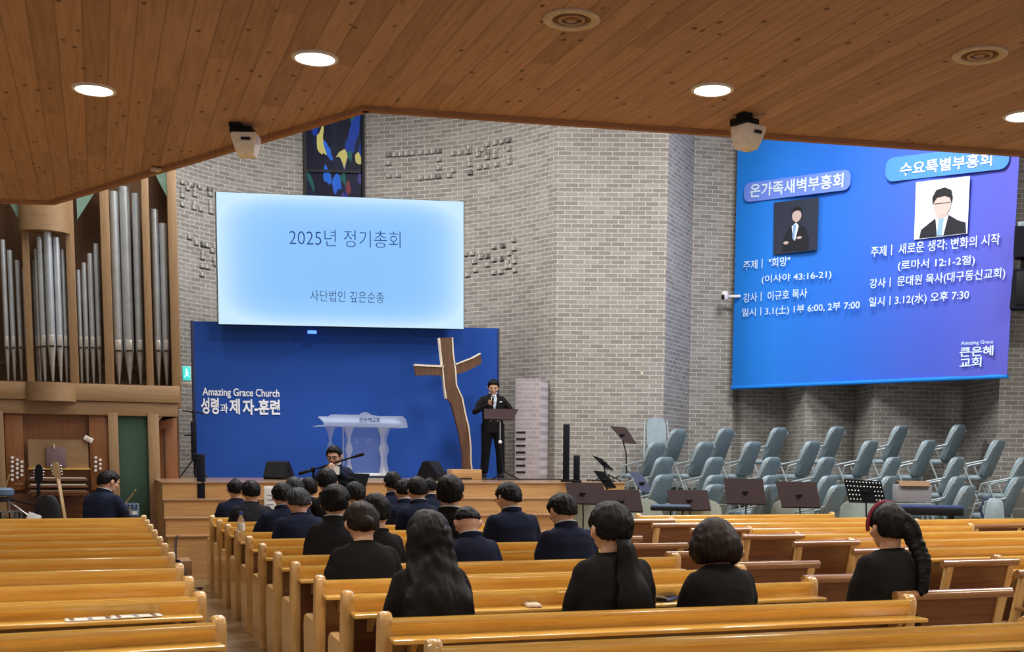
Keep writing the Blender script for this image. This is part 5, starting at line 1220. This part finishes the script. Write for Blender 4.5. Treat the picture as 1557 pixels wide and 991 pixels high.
    if female: J = [(z, w*(.92 if z < .9 else 1), d) for z, w, d in J]
    def se(q, w, d): c_, s_ = cos(q), sin(q); return (w*math.copysign(abs(c_)**.82, c_), d*math.copysign(abs(s_)**.82, s_))
    j.loft([[T((se(q, w*bulk, d)[0], se(q, w*bulk, d)[1]-.0, z+dz)) for q in [2*pi*k/28 for k in range(28)]] for z, w, d in J])
    for i, s in enumerate((-1, 1)):
        el, wr = Vector(arms[i][0]), Vector(arms[i][1]); d = (wr-el).normalized()
        j.capsule([SH[i]+Vector((0, 0, .004)), SH[i]*.55+el*.45+Vector((s*.01, 0, 0)), el, wr-d*.015], [.060, .060, .055, .041], 14)
    je = remesh(j, .0125, 7, .55)
    for v in je.vertices:
        c = v.co; v.co = c+v.normal*(mnoise.noise(Vector((c.x*9+sd, c.y*9, c.z*11)))*.006+mnoise.noise(Vector((c.x*24, c.y*20+sd, c.z*26)))*.0022)
    jo = link_mesh('jacket', je, jacket, root)
    def ringband(z0, z1, rx, ry, th, tiltb, y0=0., gap=0.):
        mb = MB(); n = 30; rows = []
        for (z, r) in ((z0, 0), (z1, 0), (z1, -th), (z0, -th)):
            row = []
            for k in range(n+1):
                q = -pi/2+gap+(2*pi-2*gap)*k/n if True else 0
                q2 = q+pi      # open side faces the front
                yy = sin(q2)*(ry+r); row.append(T((cos(q2)*(rx+r), y0-yy*1.0*-1 if False else y0+yy, z+dz-tiltb*yy/ry*.5)))
            rows.append(row)
        rows.append(rows[0]); mb.loft(rows, cap=False, closed=False); return mb
    if collar:
        ringband(1.045, 1.094, .070, .068, .006, .030, .004, .25).build('shirt_collar', 'shirt', root, angle=60)
        ringband(1.028, 1.080, .080, .077, .010, .038, .002, .5).build('jacket_collar', jacket, root, angle=60)
    else:
        ringband(1.034, 1.066, .074, .070, .008, .022, .002, .2).build('neckline', jacket, root, angle=60)
    tr = MB()
    if pose == 'sit':
        for L in legs: tr.capsule([Vector(L[0])+Vector((0, -.02, .0)), L[1], Vector(L[2])+Vector((0, 0, .02))], [.095, .072, .058], 14)
    else:
        for L in legs: tr.capsule([Vector(L[0])+Vector((0, 0, -.0)), Vector(L[0]).lerp(Vector(L[1]), .5), L[1], Vector(L[2])+Vector((0, 0, .05))], [.105, .092, .076, .066], 14)
    tr.ball((0, 0, hz-.01), (.16, .12, .09)); link_mesh('trousers', remesh(tr, .014, 4, .5), 'trouser', root)
    for L in legs:
        q = Vector(L[2]); sgn = 1 if q.x > 0 else -1; toe = Vector((sgn*.04, .17, 0)) if pose != 'sit' else Vector((0, .17, 0))
        sm_ = MB(); f = toe.normalized(); r = f.cross(Vector((0, 0, 1)))
        sm_.loft([[Vector((q.x, q.y, 0))+f*s+r*(w*cos(k*2*pi/14))+Vector((0, 0, max(.002, hh*(.5+.5*sin(k*2*pi/14))))) for k in range(14)] for s, w, hh in ((-.075, .02, .05), (-.06, .036, .085), (.0, .042, .10), (.06, .045, .072), (.13, .048, .052), (.18, .036, .042), (.205, .012, .03))])
        sm_.build('shoe', 'shoe', root, angle=70)
    if face:
        for s in (-1, 1):
            e = MB().ball(h(s*.031, .0865, .002), (.0125, .008, .0065), 12, 8, Hm.to_3x3().to_4x4()).build('eye', 'white', root); MB().ball(h(s*.031, .0925, .001), (.0062, .004, .0062), 10, 8).build('iris', 'lens', e)
            MB().capsule([h(s*.016, .103, .024), h(s*.034, .102, .028), h(s*.052, .090, .022)], [.0035, .004, .003], 8).build('eyebrow', hair, root)
        MB().capsule([h(-.022, .0985, -.069), h(0, .1065, -.067), h(.022, .0985, -.069)], [.003, .0045, .003], 8).build('lips', 'red_lip', root)
    if glasses:
        g = MB()
        for s in (-1, 1):
            g.tube([h(s*.032+.024*cos(q), .108, .0+.017*sin(q)) for q in [2*pi*k/14 for k in range(15)]], .0022, 6); g.tube([h(s*.056, .106, .005), h(s*.082, .02, .006), h(s*.083, -.02, -.01)], .002, 6)
        g.tube([h(-.008, .110, .004), h(.008, .110, .004)], .002, 6); g.build('glasses', 'black_metal', root)
    if vee:
        fr = [T((0, d, z+dz)) for d, z in ((.085, 1.055), (.125, .98), (.148, .88), (.150, .80))]
        mb = MB(); mb.loft([[p+Vector((-w, -.006, 0)), p+Vector((0, .004, 0)), p+Vector((w, -.006, 0)), p+Vector((0, -.03, 0))] for p, w in zip(fr, (.045, .052, .030, .006))]); mb.build('shirt_front', 'shirt', root)
        for s in (-1, 1):
            mb = MB(); mb.loft([[p+Vector((s*w0, .004, .0)), p+Vector((s*w1, -.012, 0)), p+Vector((s*w1, -.022, 0)), p+Vector((s*w0, -.010, 0))] for p, w0, w1 in zip(fr, (.042, .048, .026, .002), (.070, .095, .070, .02))]); mb.build('lapel', jacket, root)
        if tie:
            mb = MB(); mb.loft([[p+Vector((-w, .008, 0)), p+Vector((0, .014, 0)), p+Vector((w, .008, 0)), p+Vector((0, 0, 0))] for p, w in zip(fr, (.014, .022, .026, .010))]); mb.build('tie', tie, root)
    if extra: extra(root, T, h, dz, ho, sd)
    return root, h, T
M['red_lip'] = plain('lip_skin', srgb(170, 110, 98), .5)

# head-top of a seated figure in its own frame, to place people by row
def top_local(lean, tilt, dz=0.):
    a = radians(lean); nz = 1.045+dz-.53-dz; N = Vector((0, sin(a)*nz, .53+dz+cos(a)*nz)); R_ = rotx(-a*.6-radians(tilt))
    best = None
    for q in range(-60, 90, 3):
        e = radians(q); d = Vector((0, .018+SK[1]*1.1*sin(e)*1.0, .148+(SK[2]+.02)*cos(e))); p = N+(R_ @ d)
        if best is None or p.z > best.z: best = p
    return best
def seated(label, x, y, k, lean=6., tilt=8., wide=1.1, **kw):
    tl = top_local(lean, tilt); Yr = CY[k]+.19; s0 = wide
    p = on_y(x, y, Yr+tl.y*s0); sz = p.z/tl.z
    cc = kw.pop('rz', 0.); sw = kw.pop('sw', None)
    if sw: kw['bulk'] = sw/FPX*(p-EYE).dot(FW)/.94/2/((.222 if kw.get('female') else .238)*wide)
    return person(label, (p.x, Yr, 0), cc, 'sit', lean, tilt, scale=(wide, wide, max(.93, min(1.15, sz))), **kw)
def strands(mb, rows, sd, n=26, amp=.006):
    """a fall of hair: rows of (centre, half width, half depth)"""
    rings = []
    for i, (c, w, d) in enumerate(rows):
        r = []
        for k in range(n):
            q = 2*pi*k/n; s = 1+mnoise.noise(Vector((q*3+sd, i*.35, sd)))*.18+amp*10*mnoise.noise(Vector((q*7, sd, i*.2)))*.5
            r.append(Vector(c)+Vector((w*cos(q)*s, d*sin(q)*s, 0)))
        rings.append(r)
    return mb.loft(rings)
def smoothrows(rows, n=5):
    return [((q[0], q[1], q[2]), q[3], q[4]) for q in catmull([(*c, w, d) for c, w, d in rows], n)]
def long_hair(root, T, h, dz, ho, sd):
    rows = smoothrows([(h(0, -.022, .070), .066, .070), (h(0, -.030, .030), .092, .084), (h(0, -.036, -.030), .101, .082), (h(0, -.048, -.090), .105, .074), (T((0, -.080, 1.00)), .121, .070), (T((0, -.135, .90)), .145, .052), (T((0, -.15, .78)), .150, .045), (T((.01, -.15, .68)), .125, .040), (T((.01, -.145, .60)), .06, .025), (T((.01, -.145, .57)), .02, .012)])
    mb = MB()
    for v in ho.data.vertices: pass
    mb.v = [tuple(v.co) for v in ho.data.vertices]; mb.f = [tuple(p.vertices) for p in ho.data.polygons]
    strands(mb, rows, sd, 44, .003); me = remesh(mb, .0075, 9, .6)
    for v in me.vertices:
        c = v.co; v.co = c+v.normal*(mnoise.noise(Vector((c.x*75, c.y*40, c.z*3.5)))*.0035+mnoise.noise(Vector((c.x*28, c.y*20, c.z*2)))*.0045)
    link_mesh('long_hair', me, 'hair_black', root)
def ponytail(root, T, h, dz, ho, sd):
    mb = MB(); rows = smoothrows([(h(.012, -.105, -.055), .030, .024), (h(.014, -.128, -.085), .036, .030), (T((.02, -.125, 1.0)), .052, .036), (T((.03, -.165, .88)), .076, .034), (T((.04, -.17, .76)), .086, .028), (T((.05, -.165, .66)), .066, .020), (T((.055, -.16, .60)), .02, .01)])
    strands(mb, rows, sd, 30); mb.build('ponytail', 'hair_black', root, angle=75)
    q = h(.012, -.108, -.060); MB().lathe([(.030, -.012), (.036, 0), (.030, .012), (.024, 0), (.030, -.012)], 18, Matrix.Translation(q) @ rotx(.7), cap=False).build('hair_tie', 'black', root)
def updo(root, T, h, dz, ho, sd):
    mb = MB(); mb.ball(h(.0, -.085, -.015), (.058, .046, .060), 20, 14); mb.ball(h(.015, -.10, -.02), (.036, .042, .046), 16, 12); b = remesh(mb, .008, 3, .5); link_mesh('hair_bun', b, 'hair_brown', root)
def braid(root, T, h, dz, ho, sd):
    mb = MB(); pts = catmull([tuple(h(.035, -.080, .035)), tuple(h(.060, -.105, -.01)), tuple(h(.078, -.115, -.075)), tuple(T((.105, -.13, 1.02))), tuple(T((.10, -.15, .95))), tuple(T((.09, -.16, .88))), tuple(T((.085, -.165, .83)))], 3)
    for i, p in enumerate(pts):
        f = 1.15-.6*i/len(pts)
        for s in (-1, 1): mb.ball(Vector(p)+Vector((s*.020*f, random.uniform(-.004, .004), .010*s)), (.034*f, .032*f, .026*f), 12, 8, Matrix.Rotation(s*.8, 4, 'Y'))
    link_mesh('braid', remesh(mb, .006, 2, .4), 'hair_black', root)
    mb = MB(); n = 26; rr = []
    for k in range(n+1):
        q = radians(-100)+radians(200)*k/n; c = h(.103*sin(q)*.98, .030-.01*cos(q), .004+.138*cos(q)); rr.append(c)
    mb.tube(rr, [.010+.006*sin(pi*k/n) for k in range(n+1)], 10); mb.build('headband', 'red_band', root)

seated('woman with very long straight black hair in a black jacket on a pew', 650, 772, 1, 3, 4, 1.16, style='up', t0=.013, female=True, collar=False, jacket='black_cloth', extra=long_hair, hair='hair_black', part=.02, sw=133)
seated('woman with a low ponytail down her black jacket, between two other women', 928, 762, 1, 2, 3, 1.2, style='up', t0=.018, female=True, jacket='black_cloth', collar=False, extra=ponytail, sw=142)
seated('woman with a full dark brown bob in a black jacket, nearest the aisle seats', 1086, 790, 1, 3, 12, 1.16, style='bob', t0=.026, hair='hair_brown', female=True, jacket='black_cloth', collar=False, sw=129)
seated('woman wearing a crimson headband and side braid, apart near the aisle seats', 1350, 765, 1, 3, 4, 1.14, style='up', t0=.020, female=True, jacket='black_cloth', collar=False, extra=braid, rz=-.1, sw=128)
seated('man with thick black hair in a broad charcoal suit, back to camera', 505, 737, 5, 4, 2, 1.2, t0=.022, jacket='charcoal_cloth', rz=-.3, sw=93)
seated('woman with dark hair pinned up and bare nape in a black top', 549, 763, 3, 6, 10, 1.18, style='up', t0=.019, hair='hair_brown', female=True, jacket='black_cloth', collar=False, extra=updo, sw=117)
seated('man in black partly hidden beyond the woman with pinned-up hair', 571, 750, 4, 5, 6, 1.12, t0=.02, jacket='black_cloth', collar=False, sw=84)
seated('man with tousled greying hair and a raised navy coat collar', 453, 742, 7, 12, 16, 1.22, hair='hair_grey', t0=.021, collar=False, sw=84)
ar9 = [((-.25, .07, .735), (-.10, .30, .60), (.35, .9, -.12)), ((.30, .12, .86), (.135, .05, 1.10), (-.15, -.1, 1), (-1, 0, 0), .5)]
seated('man in navy holding a hand up to his ear', 429, 734, 8, 8, 10, 1.14, t0=.020, arms=ar9, sw=80)
seated('man with black hair in dark slate suit sitting before the water bottle', 381, 729, 10, 4, 2, 1.2, t0=.014, jacket='charcoal_cloth', collar=False, sw=68)
seated('balding man in navy at the pew end closest to the steps', 358, 726, 11, 5, 3, 1.16, t0=.012, bald=.95, collar=False, sw=64)
seated('grey-haired man in navy just past the man holding his ear', 447, 725, 9, 6, 4, 1.12, hair='hair_grey', t0=.018, sw=60)
seated('slim dark-haired man in black in front of the microphone boom', 469, 725, 10, 4, 2, 1.08, t0=.016, jacket='black_cloth', sw=56)
seated('man with glossy black hair seated right below the singer at the microphone', 495, 712, 9, 4, 6, 1.16, t0=.018, jacket='black_cloth', rz=-.2, sw=62)
seated('man with flat black hair below the black conductor desk', 539, 732, 8, 6, 8, 1.16, t0=.018, sw=66)
seated('man in navy sitting alone to one side below the pulpit', 597, 716, 10, 4, 4, 1.14, t0=.015, sw=58)
seated('man with bowed black-haired head between two men in navy', 613, 728, 9, 8, 14, 1.1, t0=.017, sw=60)
seated('man in blue-navy jacket with layered black hair before the floor monitor', 634, 725, 8, 7, 10, 1.14, t0=.021, sw=70)
seated('man with thinning crown far forward before the wooden cross', 653, 724, 11, 6, 8, 1.02, t0=.010, bald=.7, sw=50)
seated('tall man with white collar and swept black hair before the cross', 681, 722, 5, 2, 0, 1.2, t0=.020, jacket='black_cloth', rz=-.35, sw=90)
seated('man with clipped sides and bowed head in navy suit', 709, 768, 4, 10, 20, 1.16, style='crop', t0=.0095, sw=94)
seated('man in glasses and navy suit with smooth black hair, head turned', 773, 733, 6, 6, 16, 1.18, t0=.019, glasses=True, turn=-14, sw=92)
seated('man with spiky black hair looking down in navy suit, white collar', 854, 750, 4, 8, 18, 1.16, t0=.019, turn=-8, sw=100)

# standing speaker on the stage, microphone in one hand
sp = on_y(749, 728, 19.25); top = on_y(748, 575, 19.25)
def pocket(root, T, h, dz, ho, sd):
    MB().box(T((-.105, .128, .93+dz)), (.045, .012, .018), (0, .1, 0), .003).build('pocket_square', 'shirt', root)
    for s in (-1, 1):
        for z in (.60, .68): MB().ball(T((s*.055, .142, z+dz)), (.011, .006, .011), 10, 6).build('button', 'brass', root)
arms_s = [((-.30, .06, 1.15), (-.15, .30, 1.13), (.4, .9, .0), (0, 0, -1), .5), ((.31, .03, 1.15), (.105, .215, 1.275), (-.75, .25, .55), (-.3, .9, .1), 1.0)]
spk, hS, TS = person('speaker standing on stage in a black double-breasted suit holding a microphone', (sp.x, sp.y, ZS), pi-.15, 'stand', 1, 17, 8, t0=.019, jacket='black_cloth', arms=arms_s, face=True, vee=True, tie='tie', extra=pocket, scale=(1.06, 1.06, (top.z-ZS)/1.735), voxel=.0075)
mt = spk.matrix_basis.copy(); spk.matrix_basis
def local_thing(root, name, label, cat, p, rz=0): q = Matrix.LocRotScale(root.location, root.rotation_euler, root.scale) @ Vector(p); return thing(name, label, cat, q, root.rotation_euler.z+rz)
t = local_thing(spk, 'microphone', 'black handheld microphone with silver head in the hand of the speaker', 'microphone', (.052, .285, 1.315))
MB().capsule([(0, 0, -.05), (-.006, .004, .06)], [.013, .017], 12).build('handle', 'black', t); MB().ball((-.008, .006, .10), (.027, .027, .03), 14, 10).build('head_grille', 'chrome', t)

# man facing us below the pulpit, with a sheet in his hands at a boom microphone
fp = on_y(511, 740, 15.6); top = on_y(512, 675, 15.6)
arms_f = [((-.27, .14, 1.18), (-.07, .28, 1.385), (.6, .4, .5), (0, -1, .2), .7), ((.27, .14, 1.18), (.07, .28, 1.385), (-.6, .4, .5), (0, -1, .2), .7)]
frm, hF, TF = person('man facing the pews below the pulpit, holding white paper at a microphone boom', (fp.x, fp.y, 0), pi-.35, 'stand', 4, 14, 6, t0=.015, arms=arms_f, face=True, vee=True, tie='tie', glasses=True, scale=(1.1, 1.1, top.z/1.73), voxel=.0075)
t = local_thing(frm, 'paper', 'folded white paper held up by the man below the pulpit', 'paper', (-.045, .365, 1.415))
t.scale = (.72, .72, .72)
MB().loft([[Vector((-.09, 0, -.10)), Vector((.0, .03, -.10)), Vector((.0, .034, -.10)), Vector((-.09, .004, -.10))], [Vector((-.09, 0, .04)), Vector((.0, .03, .05)), Vector((.0, .034, .05)), Vector((-.09, .004, .04))]]).build('leaf', 'paper', t, smooth=False)
MB().loft([[Vector((.0, .03, -.10)), Vector((.08, .0, -.09)), Vector((.08, .004, -.09)), Vector((.0, .034, -.10))], [Vector((.0, .03, .05)), Vector((.08, 0, .06)), Vector((.08, .004, .06)), Vector((.0, .034, .05))]]).build('leaf', 'paper', t, smooth=False)
# boom microphone and the wide black desk in front of him
d0 = 15.3
A, B, Mid = at_d(459, 719, d0), at_d(546, 692, d0-.15), at_d(476, 714, d0)
t = thing('microphone_stand', 'black boom microphone stand reaching towards the man below the pulpit', 'microphone stand', (Mid.x, Mid.y, 0), 0); o = Vector((Mid.x, Mid.y, 0))
MB().tube([A-o, B-o], .011, 8).build('boom', 'black_metal', t); MB().capsule([A-o-(B-A).normalized()*.03, A-o+(B-A).normalized()*.1], [.022, .022], 10).build('counterweight', 'black', t)
MB().tube([Mid-o, (0, 0, .05)], .012, 8).build('pole', 'black_metal', t); MB().capsule([B-o-(B-A).normalized()*.1, B-o+(B-A).normalized()*.05], [.014, .024], 12).build('microphone_head', 'black', t)
MB().box(Mid-o, (.05, .05, .07), bevel=.01).build('clamp', 'black_metal', t)
for a in (.3, 2.4, 4.5): MB().tube([(0, 0, .1), (.28*cos(a), .28*sin(a), .012)], .01, 6).build('leg', 'black_metal', t)
music_stand([(508, 733), (556, 740), (562, 720), (505, 718.5)], 0, 15.15, 'wide black conductor desk below the pulpit in front of the man with paper', mat='stand_black', pole_x=.5)

# player in navy at the keyboard before the organ
tl = top_local(14, 12); Yk = 15.75; pk = on_y(147, 716, Yk+tl.y)
person('player in navy suit bent over a keyboard before the organ', (pk.x, Yk, 0), -.75, 'sit', 10, 14, 16, t0=.017, scale=(1.22, 1.22, pk.z/tl.z), bulk=1.1, glasses=True, arms=[((-.26, .12, .74), (-.12, .40, .74), (.1, 1, -.2)), ((.26, .12, .74), (.14, .40, .74), (-.1, 1, -.2))])
t = thing('stool', 'round black stool under the player in navy', 'stool', (pk.x, Yk-.02, 0))
MB().lathe([(.001, .40), (.17, .40), (.18, .42), (.17, .455), (.001, .46)], 24).build('seat', 'guitar_case', t)
for a in (.4, 2.0, 3.6, 5.2): MB().tube([(.1*cos(a), .1*sin(a), .41), (.2*cos(a), .2*sin(a), .01)], .014, 8).build('leg', 'black_metal', t)
